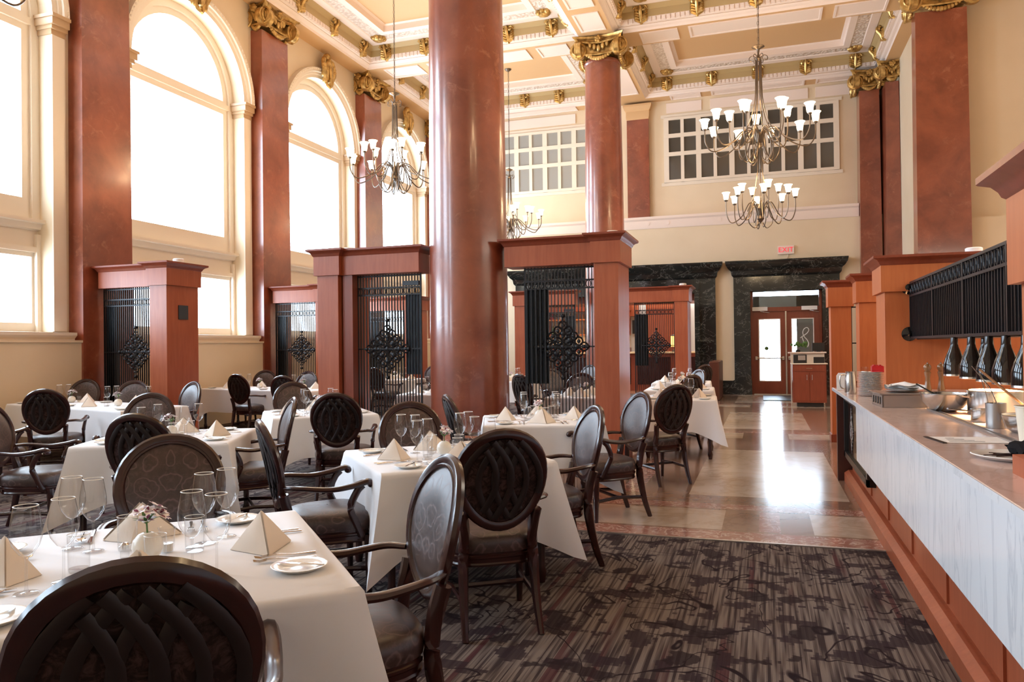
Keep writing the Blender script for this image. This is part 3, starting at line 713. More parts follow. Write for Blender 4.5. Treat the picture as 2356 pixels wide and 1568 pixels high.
rpil(3.08, 4.12, 17.85, 18.3, 'wide red-brown pilaster with gold capital at upper right, before the kitchen wall', ('f','l'), 0.22)
rpil(2.54, 3.12, 22.85, 23.5, 'narrow red-brown pilaster at the far right end of the entrance wall', ('f','l'), 0.2)
rpil(3.12, 3.52, 22.3, 23.5, 'narrow red-brown corner pilaster standing forward of the far right one', ('f','l'), 0.18)
# ================================================================== PARTITIONS
PT = 2.83
def wood_pillar(e, x0, x1, y0, y1, zt=PT, cap=0.36, z0=0.0, m='cherry', plinth=True):
    mb = MB(); mb.box(x0, x1, y0, y1, z0, zt-cap+0.02); p = mb.build('pillar', M[m], e, smooth=0, bevel=0.004)
    mb = MB(); o = 0.035; R_ = [(x0-o,y0-o),(x1+o,y0-o),(x1+o,y1+o),(x0-o,y1+o)]
    mb.mould(R_, [(-0.2,zt-cap),(0.0,zt-cap),(0.0,zt-0.09)]); mb.build('cap_band', M[m], e, smooth=0)
    mb = MB(); mb.mould(R_, [(0,zt-0.10),(0.012,zt-0.09),(0.02,zt-0.07),(0.04,zt-0.045),(0.075,zt-0.03),(0.08,zt-0.025),(0.08,zt),(-0.3,zt)]); mb.prism(R_, 'z', zt-0.05, zt-0.002)
    mb.build('crown', M['cherry_d'], e, smooth=30)
    if plinth:
        mb = MB(); mb.mould([(x0,y0),(x1,y0),(x1,y1),(x0,y1)], [(0.0,0.0),(0.015,0.0),(0.015,0.11),(0.0,0.12)]); mb.build('plinth', M['cherry_d'], e, smooth=0)
def ornament(mb, cx, y, cz, s=0.27):
    """openwork diamond of scrolled rings"""
    def ring(x, z, r, t=0.012): mb.tube([(x+r*cos(a*pi/5), y, z+r*sin(a*pi/5)) for a in range(10)], t, 4, closed=True, up=(0,1,0))
    for i in range(-4, 5):
        for j in range(-5, 6):
            if abs(i)/4.0+abs(j)/5.2 <= 1.02 and (i+j) % 2 == 0:
                ring(cx+i*s/4.0, cz+j*s/4.0, s/5.0, 0.011); mb.sphere((cx+i*s/4.0, y, cz+j*s/4.0), s/10, 5, 4, (1,0.5,1))
    for (i, j) in ((0,0),(0,2),(0,-2),(2,0),(-2,0),(1,1),(1,-1),(-1,1),(-1,-1)): mb.sphere((cx+i*s/3, y, cz+j*s/3.2), s/7.5, 6, 5, (1,0.5,1))
    mb.tube([(cx-s*1.25,y,cz),(cx+s*1.25,y,cz)], 0.012, 5); mb.tube([(cx,y,cz-s*1.5),(cx,y,cz+s*1.5)], 0.012, 5)
    for q in range(4): a = q*pi/2; mb.sphere((cx+1.18*s*cos(a), y, cz+1.45*s*sin(a)), 0.03, 6, 5)
def grille(e, x0, x1, y, zt=2.47, ov=True, orn=None, panel=None, sp=0.042):
    mb = MB(); n = max(2, int((x1-x0)/sp)); d = (x1-x0)/n
    for i in range(n+1):
        x = x0+i*d; t = 0.009 if i % n else 0.02
        mb.box(x-t/2, x+t/2, y-0.012, y+0.012, 0.06, zt)
    for z in (0.06, 0.30, 1.45, 2.19, 2.29, zt-0.02): mb.box(x0, x1, y-0.014, y+0.014, z-0.009, z+0.009)
    for i in range(0, n, 2):
        if i+2 > n: break
        cx = x0+(i+1)*d
        mb.tube([(cx+d*0.72*cos(a*pi/5), y, 2.24+0.047*sin(a*pi/5)) for a in range(10)], 0.006, 4, closed=True, up=(0,1,0))
    mb.build('grille', M['iron'], e, smooth=0)
    if orn: m2 = MB(); ornament(m2, orn, y-0.02, 1.45); m2.build('scroll_ornament', M['iron'], e, smooth=40)
    if panel:
        m2 = MB(); m2.box(panel[0], panel[1], y+0.03, y+0.06, panel[2], panel[3]); m2.build('dark_panel', M['slate'], e, smooth=0)
def beam(e, x0, x1, y0, y1, zt=PT):
    mb = MB(); mb.box(x0, x1, y0, y1, zt-0.36, zt-0.06); mb.build('beam', M['cherry'], e, smooth=0, bevel=0.003)
    mb = MB(); P = [(x0,y0),(x1,y0),(x1,y1),(x0,y1)]
    mb.mould(P, [(0,zt-0.10),(0.012,zt-0.09),(0.02,zt-0.07),(0.04,zt-0.045),(0.07,zt-0.03),(0.07,zt-0.005),(-0.2,zt-0.005)]); mb.prism(P, 'z', zt-0.06, zt-0.01); mb.build('beam_crown', M['cherry_d'], e, smooth=30)
def side_partition(y, label, px=-8.98, sign=False, panel=True):
    e = empty('grille_partition', (-9.4, y, 0)); X = 9.4; 
    wood_pillar(e, px+X, px+0.33+X, -0.02, 0.66); beam(e, -10.12+X, px-0.03+X, 0.10, 0.38)
    grille(e, -10.12+X, px+X, 0.22, orn=-9.47+X, panel=(-10.10+X, -9.88+X, 0.62, 2.19) if panel else None)
    if sign:
        mb = MB(); mb.box(px+0.33+X, px+0.345+X, 0.22, 0.42, 1.95, 2.17); mb.build('wall_speaker', M['slate'], e, smooth=0)
    return tag(e, label, 'partition')
side_partition(9.35, 'cherry wood and black grille partition beside the nearest window pilaster, with dark square plate', sign=True)
side_partition(13.9, 'cherry and grille partition by the second window pilaster, half hidden behind the middle partition')
side_partition(18.1, 'cherry and grille partition by the third pilaster, seen far off through the grille')
def mid_partition(y, yc, label, switch=False, xo=0.0):
    e = empty('grille_partition', (-3.75, y, 0)); X = 3.75
    wood_pillar(e, -5.87+X, -5.54+X, -0.02, 0.85); wood_pillar(e, -1.97+X, -1.67+X, -0.02, 0.75)
    beam(e, -5.50+X, -4.34+X, 0.02, 0.36); beam(e, -3.14+X, -2.0+X, 0.02, 0.36)
    grille(e, -5.36+X, -4.40+X, 0.2, orn=-4.9+X, panel=(-4.64+X, -4.42+X, 1.10, 2.19))
    mb = MB(); mb.box(-4.66+X, -4.42+X, 0.17, 0.23, 2.31, 2.37); mb.build('name_plate', M['slate'], e, smooth=0)
    mb = MB(); mb.box(-5.51+X, -5.36+X, 0.05, 0.36, 0, PT-0.36); mb.build('jamb', M['cherry_d'], e, smooth=0)
    grille(e, -2.92+X, -2.0+X, 0.2, orn=-2.42+X, panel=(-2.92+X, -2.62+X, 0.98, 2.19))
    mb = MB()
    for i in range(5): mb.box(-2.90+X+i*0.06, -2.88+X+i*0.06, 0.16, 0.18, 0.98, 2.19)
    mb.build('panel_ribs', M['iron'], e, smooth=0)
    if switch:
        mb = MB(); mb.box(-5.54+X, -5.532+X, 0.10, 0.19, 1.32, 1.46); mb.build('switch_plate', M['white'], e, smooth=0)
    return tag(e, label, 'partition')
mid_partition(9.15, 0, 'large cherry wood and black grille partition standing either side of the thick round column', True)
mid_partition(17.9, 0, 'far cherry wood and grille partition at the second round column, in front of the bar')
# uplights on the partition tops
def uplight(x, y, z, label, col=(1.0,0.78,0.5), power=160):
    e = empty('uplight', (x, y, z)); mb = MB(); mb.lathe([(0.09,0),(0.10,0.02),(0.085,0.03),(0.085,0.08),(0.07,0.09),(0.07,0.07),(0.0,0.065)], 14); mb.build('housing', M['paper'], e)
    mb = MB(); mb.lathe([(0.065,0.075),(0.0,0.0755)], 14); mb.build('lens', M['bulb'], e)
    l = bpy.data.lights.new('uplight_lamp', 'SPOT'); l.energy = power; l.color = col; l.spot_size = radians(150); l.spot_blend = 1; l.shadow_soft_size = 0.12
    o = bpy.data.objects.new('uplight_lamp', l); COL.objects.link(o); o.parent = e; o.location = (0,0,0.12); o.rotation_euler = (pi,0,0)
    tag(e, label, 'lamp', 'uplights on the wooden partitions')
UP = 270
uplight(-8.8, 9.75, PT, 'small round white uplight on top of the nearest window partition pillar', power=UP)
uplight(-5.7, 9.7, PT, 'small uplight on top of the middle partition, left pillar', power=UP)
uplight(-1.82, 9.6, PT, 'small uplight on top of the middle partition, right pillar', power=UP)
uplight(-8.8, 14.3, PT, 'small uplight on top of the second window partition', power=UP)
uplight(-5.7, 18.5, PT, 'small uplight on top of the far partition, left pillar', power=UP)
uplight(-1.82, 18.4, PT, 'small uplight on top of the far partition, right pillar', power=UP)

# ================================================================== BAR BEYOND THE WIDE PORTAL
e = empty('bar_counter', (-5.0, 25.0, 0)); mb = MB(); mb.box(-4.2, 3.6, -0.3, 0.5, 0, 1.20); mb.build('body', M['cherry_d'], e, smooth=0)
for i in range(6): mb = MB(); mb.box(-4.0+i*1.27, -2.95+i*1.27, -0.32, -0.3, 0.2, 1.08); mb.build('front_panel', M['maho'], e, smooth=0)
mb = MB(); mb.box(-4.3, 3.65, -0.42, 0.6, 1.20, 1.25); mb.build('bar_top', M['onyx'], e, smooth=0, bevel=0.005)
tag(e, 'long dark wood bar with pale stone top beyond the wide marble opening', 'bar')
e = empty('back_bar', (-5.0, 27.9, 0)); mb = MB(); mb.box(-4.5, 0.3, -0.5, 0.3, 0, 1.4); mb.build('base_cabinet', M['cherry_d'], e, smooth=0)
mb = MB(); mb.box(-4.5, 0.3, -0.30, 0.3, 1.4, 1.86); mb.build('backsplash', M['onyx'], e, smooth=0)
for z in (1.86, 2.42):
    mb = MB(); mb.box(-4.5, 0.3, -0.36, 0.3, z, z+0.05); mb.build('shelf', M['maple'], e, smooth=0)
for x in (-4.5, -2.9, -1.2, 0.16): mb = MB(); mb.box(x, x+0.14, -0.3, 0.3, 1.9, 2.95); mb.build('upright', M['cherry'], e, smooth=0)
mb = MB(); mb.box(-4.5, 0.34, -0.3, 0.3, 2.75, 2.98); mb.build('cornice', M['cherry_d'], e, smooth=0)
tag(e, 'tall cherry back bar with shelves behind the bar', 'shelf unit')
e = empty('bar_canopy', (-4.4, 24.4, 0)); mb = MB(); mb.box(-4.0, 2.46, -0.9, 0.9, 2.80, 3.0); mb.mould([(-4.0,-0.9),(2.46,-0.9),(2.46,0.9),(-4.0,0.9)], [(0,2.98),(0.03,3.0),(0.05,3.05),(0.10,3.08),(0.10,3.12),(-1,3.12)]); mb.build('canopy_body', M['cherry_d'], e, smooth=20)
for i in range(6):
    mb = MB(); mb.lathe([(0.0,0.0),(0.04,-0.002)], 10, (-3.6+i*1.15, -0.6, 2.798)); mb.build('downlight', M['bulb'], e)
tag(e, 'dark cherry canopy with small downlights hanging over the bar', 'canopy')
area('bar_canopy_lamp', (-4.4, 24.4, 2.78), (0,0,0), 6, 1.4, 130, WARM)
area('bar_room_lamp', (-5.0, 26.8, 4.1), (0,0,0), 8, 2, 260, (1,0.95,0.88))
bt = MB(); bt.lathe([(0.0,0.0),(0.04,0.0),(0.042,0.02),(0.042,0.19),(0.035,0.22),(0.014,0.26),(0.013,0.32),(0.016,0.325),(0.0,0.33)], 10)
BC = [M['leaf'], M['olive_wood'], M['plate_w'], M['blackg'], M['red'], mat('amber_bottle', (0.5,0.2,0.03), 0.1)]
cn = ['green','brown','clear white','black','red','amber']
root = None
for z, zn in ((1.912,'lower'), (2.472,'upper')):
    for i in range(16):
        x = -9.3+i*0.285+random.uniform(-0.05,0.05); c = random.randrange(6)
        if root is None: o = bt.build('bottle', M['leaf']); root = [o.data.copy() for _ in range(6)]; [ (d.materials.clear(), d.materials.append(BC[q])) for q, d in enumerate(root)]
        else: o = bpy.data.objects.new('bottle', root[c]); COL.objects.link(o)
        o.data = root[c]; o.location = (x, 27.78, z); s = random.uniform(0.85,1.1); o.scale = (s,s,s)
        tag(o, '%s bottle in the row on the %s back bar shelf' % (cn[c], zn), 'bottle', 'bottles on the %s back bar shelf, %s' % (zn, cn[c]))
e = empty('table_lamp', (-2.75, 24.95, 1.25)); mb = MB(); mb.lathe([(0.09,0),(0.09,0.03),(0.03,0.06),(0.03,0.14),(0.05,0.16)],12); mb.build('lamp_base', M['iron'], e)
mb = MB(); mb.lathe([(0.12,0.16),(0.12,0.50)],12,caps=False); mb.build('lamp_shade', mat('amber_lit_shade',(1,0.7,0.2),0.5,emit=(1,0.55,0.12),es=2.0), e)
mb = MB(); mb.lathe([(0.14,0.50),(0.15,0.52),(0.02,0.56)],12); mb.build('lamp_cap', M['iron'], e)
tag(e, 'glowing yellow lantern lamp standing on the bar top', 'lamp')
e = empty('television', (-2.7, 27.5, 1.5)); mb = MB(); mb.box(-0.2,0.2,0,0.05,0.0,0.5); mb.build('screen', M['black'], e, smooth=0); tag(e, 'small dark screen beside the back bar, seen right of the big pillar', 'screen')
e.location = (-4.45, 28.2, 1.9)
e = empty('wine_cabinet', (-3.3, 27.6, 0)); mb = MB(); mb.box(-0.75,0.75,0,0.6,0,2.98); mb.build('cabinet_body', M['cherry'], e, smooth=0)
for s in (-1,1): mb = MB(); mb.box(*sorted((s*0.02,s*0.7)),-0.02,0,1.3,2.8); mb.build('cabinet_door', M['cherry_d'], e, smooth=0)
tag(e, 'tall red-brown cabinet at the right end of the bar wall', 'cabinet')
e = empty('wall_cupboard', (-4.6, 28.1, 2.3)); mb = MB(); mb.box(-0.2,0.2,0,0.2,0.25,0.75); mb.build('cupboard_body', M['cherry'], e, smooth=0); tag(e, 'small brown cupboard on the white bar wall', 'cupboard')

# ================================================================== CHAIRS
def make_chair():
    e = empty('dining_chair')
    zc, az, ax = 0.788, 0.248, 0.228   # oval back centre height, half height, half width
    def bk(u, v, off=0.0):   # u across (-1..1), v up (-1..1) on the curved, leaning back surface; off forwards
        z = zc+v*az; w = ax*(1.0+0.10*v)*1.0; y = -0.235-0.20*(z-0.45)-0.02*(z-0.5)**2 - 0.035*(1-u*u) + off
        return (u*w, y, z)
    N = 40
    def ring(k, off=0.0): return [bk(k*cos(2*pi*i/N), k*sin(2*pi*i/N), off) for i in range(N)]
    mb = MB(); mb.tube(ring(0.955), 0.028, 8, closed=True, k=0.72, up=(0,1,0)); mb.tube(ring(0.90, 0.014), 0.009, 6, closed=True, up=(0,1,0))
    mb.build('back_frame', M['maho'], e)
    mb = MB()
    mb.grid(lambda u, v: bk(0.885*v*cos(2*pi*u), 0.885*v*sin(2*pi*u), 0.010+0.028*(1-v**4)), 32, 8, True); mb.build('back_cushion', M['damask'], e)
    mb = MB(); mb.grid(lambda u, v: bk(0.90*v*cos(-2*pi*u), 0.90*v*sin(-2*pi*u), -0.004), 32, 5, True); mb.build('back_lining', M['backcloth'], e)
    mb = MB()   # interlaced bands on the back face
    def cl(p): r = sqrt(p[0]**2+p[1]**2); return (p[0]/max(1,r/0.93), p[1]/max(1,r/0.93))
    for s in (-1, 1):
        for k in range(4):
            pts = []
            for i in range(13):
                t = i/12; a = -0.95+1.9*t; x = s*(-0.75+k*0.42 + 0.55*sin(pi*t*0.95)*1.1 - 0.15*k*t); p = (x, a)
                if p[0]**2+p[1]**2 < 0.87: pts.append(bk(p[0], p[1], -0.014-0.004*(s > 0)))
            if len(pts) > 2: mb.tube(pts, 0.016, 8, k=0.22, up=(0,1,0))
    mb.build('back_lattice', M['lattice'], e)
    # seat
    def so(u, k=1.0, dz=0):   # seat outline
        a = 2*pi*u; c, s_ = cos(a), sin(a); n = 3.4
        r = (abs(c)**n+abs(s_)**n)**(-1/n); x = r*c; y = r*s_
        w = 0.265+0.028*y; return (x*w*k, 0.0+y*0.245*k)
    mb = MB()
    P = [(0.99,0.405),(1.0,0.42),(1.0,0.445),(0.985,0.47),(0.93,0.49),(0.8,0.503),(0.5,0.513),(0.02,0.518)]
    mb.grid(lambda u, v: (*so(u, P[int(round(v*7))][0]), P[int(round(v*7))][1]), 36, 7, True); mb.build('seat', M['damask'], e)
    mb = MB(); P2 = [(0.85,0.335),(0.965,0.335),(0.975,0.345),(0.96,0.353),(0.965,0.372),(0.985,0.378),(0.985,0.388),(0.965,0.393),(0.965,0.405),(0.7,0.405)]
    mb.grid(lambda u, v: (*so(u, P2[int(round(v*9))][0]), P2[int(round(v*9))][1]), 36, 9, True); mb.build('seat_rail', M['maho'], e, smooth=25)
    for s in (-1, 1):
        mb = MB(); mb.tube([(s*0.235,0.185,0.37),(s*0.237,0.19,0.30),(s*0.235,0.19,0.15),(s*0.233,0.192,0.0)], [0.026,0.025,0.020,0.016], 8); mb.build('leg', M['maho'], e)
        mb = MB()
        mb.tube(catmull([(s*0.195,-0.335,0.0),(s*0.19,-0.285,0.15),(s*0.185,-0.250,0.33),(s*0.180,-0.245,0.44),(s*0.180,-0.262,0.54),(s*0.192,-0.285,0.63)]), [0.017+0.010*min(1,i/12) for i in range(31)], 8, k=1.15)
        mb.build('leg', M['maho'], e)
    for s in (-1, 1):
        mb = MB(); p0 = bk(s*0.93, -0.42); 
        A = catmull([(p0[0], p0[1]+0.01, p0[2]-0.01),(s*0.265,-0.20,0.672),(s*0.285,-0.04,0.655),(s*0.292,0.09,0.668),(s*0.290,0.17,0.685),(s*0.288,0.205,0.672)])
        mb.tube(A, [0.017+0.010*min(1, i/20) for i in range(len(A)-1)]+[0.022], 8, k=0.72); mb.sphere((s*0.288,0.195,0.670), 0.027, 8, 6, (1.0,0.9,0.8))
        B = catmull([(s*0.262,0.145,0.37),(s*0.272,0.11,0.45),(s*0.280,0.075,0.54),(s*0.288,0.11,0.63),(s*0.290,0.145,0.668)])
        mb.tube(B, 0.018, 8, k=1.2); mb.build('armrest', M['maho'], e)
    mb = MB()
    for s in (-1, 1): mb.tube([(s*0.233,0.19,0.17),(s*0.20,-0.03,0.185),(s*0.19,-0.285,0.17)], 0.011, 6, k=1.4)
    mb.tube([(-0.205,-0.03,0.185),(0.205,-0.03,0.185)], 0.011, 6, k=1.4); mb.build('stretcher', M['maho'], e)
    return Proto(e)
chair = make_chair()
def place_chair(x, y, fx, fy, label, group=None, s=1.0):
    """(x, y) = centre of the oval back in plan, (fx, fy) = direction it faces"""
    L = sqrt(fx*fx+fy*fy); fx, fy = fx/L, fy/L; rz = atan2(fy, fx)-pi/2
    ox, oy = x+fx*0.34*s, y+fy*0.34*s
    return chair.place((ox, oy, 0), rz, label, 'chair', group, scale=(s, s, s))

# ================================================================== TABLES
def table_cloth(name, hx, hy, zt=0.75, ov=0.42, seed=0, parent=None):
    rnd = random.Random(seed); mb = MB(); N = 28; per = []
    def side(a, b, n):
        return [(a[0]+(b[0]-a[0])*i/n, a[1]+(b[1]-a[1])*i/n, i/n) for i in range(n)]
    r = 0.012; cn_ = [(-hx,-hy),(hx,-hy),(hx,hy),(-hx,hy)]; nr = [(0,-1),(1,0),(0,1),(-1,0)]
    ring0 = []
    for q in range(4):
        for (x, y, t) in side(cn_[q], cn_[(q+1) % 4], N): ring0.append((x, y, q, t))
    ph = [rnd.uniform(0, 6) for _ in range(4)]; rows = 9
    def pt(i, v):
        x, y, q, t = ring0[i % len(ring0)]; L = hx if q in (0, 2) else hy
        dc = min(t, 1-t)*2*L                       # distance to nearest corner
        c = max(0.0, 1-dc/0.30)                    # corner fold factor
        n = Vector(nr[q]); cd = Vector((x/abs(x) if abs(abs(x)-hx) < .31 else 0, y/abs(y) if abs(abs(y)-hy) < .31 else 0))
        drop = ov*(1+0.42*c**1.4); vv = v
        fl = 0.012+0.018*vv+0.013*vv*sin(t*2*L*15+ph[q])+0.008*vv*sin(t*2*L*33+ph[q]*2)
        o = n*fl
        if c > 0: o = o + cd.normalized()*(0.17*c**1.6*vv**1.1) - n*(0.03*vv*sin(pi*c))
        z = zt - drop*vv + (0.006 if v == 0 else 0)
        return (x+o.x*(0 if v == 0 else 1), y+o.y*(0 if v == 0 else 1), z)
    n = len(ring0)
    vs = [pt(i, 0) for i in range(n)]
    base = []
    V = [0.0, 0.02, 0.06, 0.15, 0.3, 0.45, 0.6, 0.75, 0.9, 1.0]
    all_ = [(ring0[i][0], ring0[i][1], zt+0.004) for i in range(n)]
    fs = []
    for v in V[1:]: all_ += [pt(i, v) for i in range(n)]
    for j in range(len(V)-1):
        for i in range(n): k = (i+1) % n; fs.append((j*n+i, (j+1)*n+i, (j+1)*n+k, j*n+k))
    fs.append(tuple(range(n)))
    mb.add(all_, fs)
    return mb.build(name, M['cloth'], parent, smooth=60)
PROTO = {}
def make_items():
    mb = MB()   # plate
    e = empty('bread_plate'); mb.lathe([(0.0,0.006),(0.045,0.006),(0.05,0.008),(0.085,0.018),(0.088,0.017),(0.055,0.0),(0.0,0.0)], 28); mb.build('plate_body', M['porcelain'], e); PROTO['plate'] = Proto(e)
    def knife(nm, L=0.2, w=0.009):
        e = empty(nm); mb = MB(); mb.tube([(0,-L/2,0.004),(0,-L*0.1,0.005),(0,0.0,0.004)], [0.0055,0.0055,0.0035], 8, k=0.5); mb.build('handle', M['silver'], e)
        mb = MB(); mb.prism([(-0.003,0.0),(0.006,0.0),(w,0.03),(w,L/2-0.02),(0.001,L/2),(-0.004,L/2-0.02)], 'z', 0.003, 0.0045); mb.build('blade', M['silver'], e, smooth=0); return Proto(e)
    PROTO['knife'] = knife('table_knife', 0.23); PROTO['butter'] = knife('butter_knife', 0.16, 0.011)
    e = empty('table_fork'); mb = MB(); mb.tube([(0,-0.1,0.003),(0,-0.03,0.004),(0,0.03,0.012)], [0.0065,0.004,0.0035], 8, k=0.45); mb.build('handle', M['silver'], e)
    mb = MB(); mb.prism([(-0.004,0.03),(0.004,0.03),(0.012,0.045),(0.012,0.06),(-0.012,0.06),(-0.012,0.045)], 'z', 0.009, 0.011)
    for i in range(4): mb.tube([(-0.0105+i*0.007,0.058,0.010),(-0.0105+i*0.007,0.08,0.006),(-0.0105+i*0.007,0.1,0.010)], 0.0016, 5)
    mb.build('tines', M['silver'], e); PROTO['fork'] = Proto(e)
    e = empty('soup_spoon'); mb = MB(); mb.tube([(0,-0.1,0.003),(0,-0.03,0.004),(0,0.03,0.010)], [0.0065,0.004,0.0035], 8, k=0.45); mb.build('handle', M['silver'], e)
    mb = MB(); mb.grid(lambda u, v: (0.019*v*cos(2*pi*u), 0.062+0.032*v*sin(2*pi*u), 0.003+0.007*v*v), 16, 4, True); mb.build('bowl', M['silver'], e); PROTO['spoon'] = Proto(e)
    e = empty('wine_glass'); mb = MB()
    mb.lathe([(0.033,0.001),(0.030,0.003),(0.006,0.006),(0.0038,0.02),(0.0035,0.085),(0.006,0.093)], 20); mb.build('stem_and_foot', M['crystal'], e)
    mb = MB(); mb.lathe([(0.002,0.092),(0.018,0.10),(0.034,0.122),(0.041,0.145),(0.0405,0.165),(0.036,0.195),(0.031,0.222)], 28, caps=False); mb.build('bowl', M['crystal'], e)
    mb = MB(); mb.tube([(0.031*cos(a*pi/14),0.031*sin(a*pi/14),0.222) for a in range(28)], 0.0012, 4, closed=True); mb.build('rim', M['plate_w'], e)
    PROTO['wine'] = Proto(e)
    e = empty('water_tumbler'); mb = MB(); mb.lathe([(0.029,0.0),(0.031,0.012),(0.033,0.12)], 24, caps=False); mb.build('wall', M['crystal'], e)
    mb = MB(); mb.lathe([(0.0,0.001),(0.027,0.001),(0.029,0.014),(0.0,0.012)], 24); mb.build('base', M['crystal'], e)
    mb = MB(); mb.tube([(0.033*cos(a*pi/14),0.033*sin(a*pi/14),0.12) for a in range(28)], 0.0012, 4, closed=True); mb.build('rim', M['plate_w'], e)
    PROTO['tumbler'] = Proto(e)
    # napkin tent: a folded square standing as a ridge, open at the back
    mb = MB(); A = Vector((0, 0.02, 0.125)); L_, R_, F_ = Vector((-0.14,0.01,0)), Vector((0.12,0.055,0)), Vector((0.035,-0.085,0))
    Bk = Vector((0.01, 0.12, 0.0))
    def face(a, b, c, off, bow=0.012):
        def P(u, v): p = a*(1-v) + (b*(1-u)+c*u)*v; n = (b-a).cross(c-a).normalized(); return tuple(p + n*(off+bow*sin(pi*u)*v*sin(pi*min(1,v*1.05))))
        mb.grid(P, 8, 8)
    for off in (0.0, 0.0035, 0.007):
        face(A, L_, F_, off); face(A, F_, R_, off)
        face(A, R_, Bk, -off); face(A, Bk, L_, -off)
    mb.tube([L_, F_, R_], 0.004, 6)
    PROTO['napkin'] = Proto(mb.build('napkin', M['napkin'], smooth=50))
    e = empty('flower_vase'); mb = MB()
    mb.lathe([(0.0,0.0),(0.022,0.0),(0.040,0.014),(0.050,0.04),(0.045,0.066),(0.028,0.084),(0.012,0.09),(0.011,0.083),(0.02,0.078)], 24); mb.build('vase_body', M['vase'], e)
    mb = MB(); mb.tube([(0,0,0.08),(0.003,0,0.13)], 0.003, 5)
    for i in range(7):
        a = i*0.9; c = Vector((0.004,0,0.118)); d = Vector((cos(a)*0.045, sin(a)*0.045, 0.02+0.012*(i % 3)))
        mb.tube([c, c+d*0.5+Vector((0,0,0.006)), c+d], [0.002,0.006,0.001], 5, k=0.3)
    mb.build('leaves', M['leaf'], e)
    rnd = random.Random(3)
    for f_ in range(8):
        c = Vector((rnd.uniform(-0.036,0.036), rnd.uniform(-0.036,0.036), 0.125+rnd.uniform(0,0.05))); mb = MB(); m2 = MB()
        ax = Vector((c.x*14, c.y*14, 0.7)).normalized(); t1 = ax.orthogonal().normalized(); t2 = ax.cross(t1)
        for p in range(6):
            a = p*pi/3+f_; d = t1*cos(a)+t2*sin(a); W_ = ax.cross(d)
            def P(u, v, d=d, W_=W_, c=c): w = 0.0115*sin(pi*min(1, v*0.95+0.05)); q = c + d*(0.034*v) + ax*(0.026*v-0.010*v*v*1.5) + W_*((u-0.5)*2*w); return tuple(q)
            mb.grid(P, 3, 5)
            if p % 2 == 0:
                def P2(u, v, d=d, W_=W_, c=c): w = 0.0055*sin(pi*v); q = c + d*0.034*(0.15+0.7*v) + ax*(0.026*(0.15+0.7*v)-0.010*(0.15+.7*v)**2*1.5+0.0012) + W_*((u-0.5)*2*w); return tuple(q)
                m2.grid(P2, 2, 4)
        fl = mb.build('blossom', M['petal'], e); m2.build('petal_stripe', M['petal_d'], fl)
    PROTO['vase'] = Proto(e)
    e = empty('votive_glass'); mb = MB(); mb.lathe([(0.02,0.0),(0.024,0.02),(0.026,0.075),(0.030,0.085)], 18, caps=False); mb.build('glass_cup', M['crystal'], e)
    mb = MB(); mb.lathe([(0.0,0.003),(0.018,0.003),(0.02,0.03),(0,0.031)], 16); mb.build('candle', M['vase'], e); PROTO['votive'] = Proto(e)
    for k, f_ in (('shaker', M['silver']),):
        e = empty('pepper_shaker'); mb = MB(); mb.lathe([(0.0,0),(0.014,0),(0.014,0.035)], 14); mb.build('shaker_body', M['crystal'], e)
        mb = MB(); mb.lathe([(0.0145,0.033),(0.0145,0.045),(0.008,0.052),(0,0.053)], 14); mb.build('shaker_cap', M['steel'], e); PROTO['shaker'] = Proto(e)
make_items()
ZT = 0.756
def tabletop_things(name, cx, cy, rot, hx, hy, seats, level, rnd, vase=(0,0)):
    """seats: list of (angle of the side in the table frame, offset along the side, words)"""
    R = Matrix.Rotation(rot, 3, 'Z')
    def W(x, y): v = R @ Vector((x, y, 0)); return (cx+v.x, cy+v.y, ZT)
    for (sa, along, words) in seats:
        half = hy if sa in (0, 180) else hx
        a = radians(sa); n = Vector((-sin(a), cos(a)))*-1     # outward direction: sa=0 -> -y
        tdir = Vector((-n.y, n.x))                              # to the right of the diner facing in
        def L(x, y):    # x to the diner's right, y inwards from the edge
            p = n*(half-y) + tdir*(along+x)*1.0; return W(p.x, p.y)
        face = rot+a                                            # item's +y points inwards
        j = lambda s: rnd.uniform(-s, s)
        def put(kind, x, y, rz, label, cat): PROTO[kind].place(L(x+j(.006), y+j(.006)), face+rz+j(.05), label, cat, scale=(1.04,1.04,1.14) if kind == 'wine' else None)
        at = ' at the %s seat of %s' % (words, name)
        put('napkin', 0.0, 0.19, 0.0+j(.25), 'folded napkin'+at, 'napkin')
        put('plate', -0.34, 0.13, 0, 'cream side plate'+at, 'plate')
        put('wine', 0.15, 0.38, 0, 'tall wine glass'+at, 'wine glass')
        put('tumbler', 0.05 if level else 0.22, 0.42 if level else 0.33, 0, 'water tumbler'+at, 'glass')
        if level:
            p = PROTO['butter'].place((lambda q: (q[0], q[1], ZT+0.014))(L(-0.34, 0.13)), face-0.6, 'butter knife'+at, 'knife')
            put('fork', -0.21, 0.16, 0, 'outer fork'+at, 'fork'); put('fork', -0.165, 0.15, 0, 'inner fork'+at, 'fork')
            put('knife', 0.17, 0.15, 0, 'table knife'+at, 'knife')
            put('spoon', 0.21, 0.15, 0, 'soup spoon'+at, 'spoon')
            if level > 1: put('wine', 0.22, 0.30, 0, 'second wine glass'+at, 'wine glass')
    v = W(*vase); PROTO['vase'].place(v, rnd.uniform(0, 6), 'round ivory vase of white flowers on '+name, 'vase')
    v = W(vase[0]+0.06, vase[1]+0.07); PROTO['votive'].place(v, 0, 'small glass candle cup beside the vase on '+name, 'candle')
    if level: v = W(vase[0]-0.07, vase[1]+0.05); PROTO['shaker'].place(v, 0, 'small pepper shaker by the vase on '+name, 'shaker')
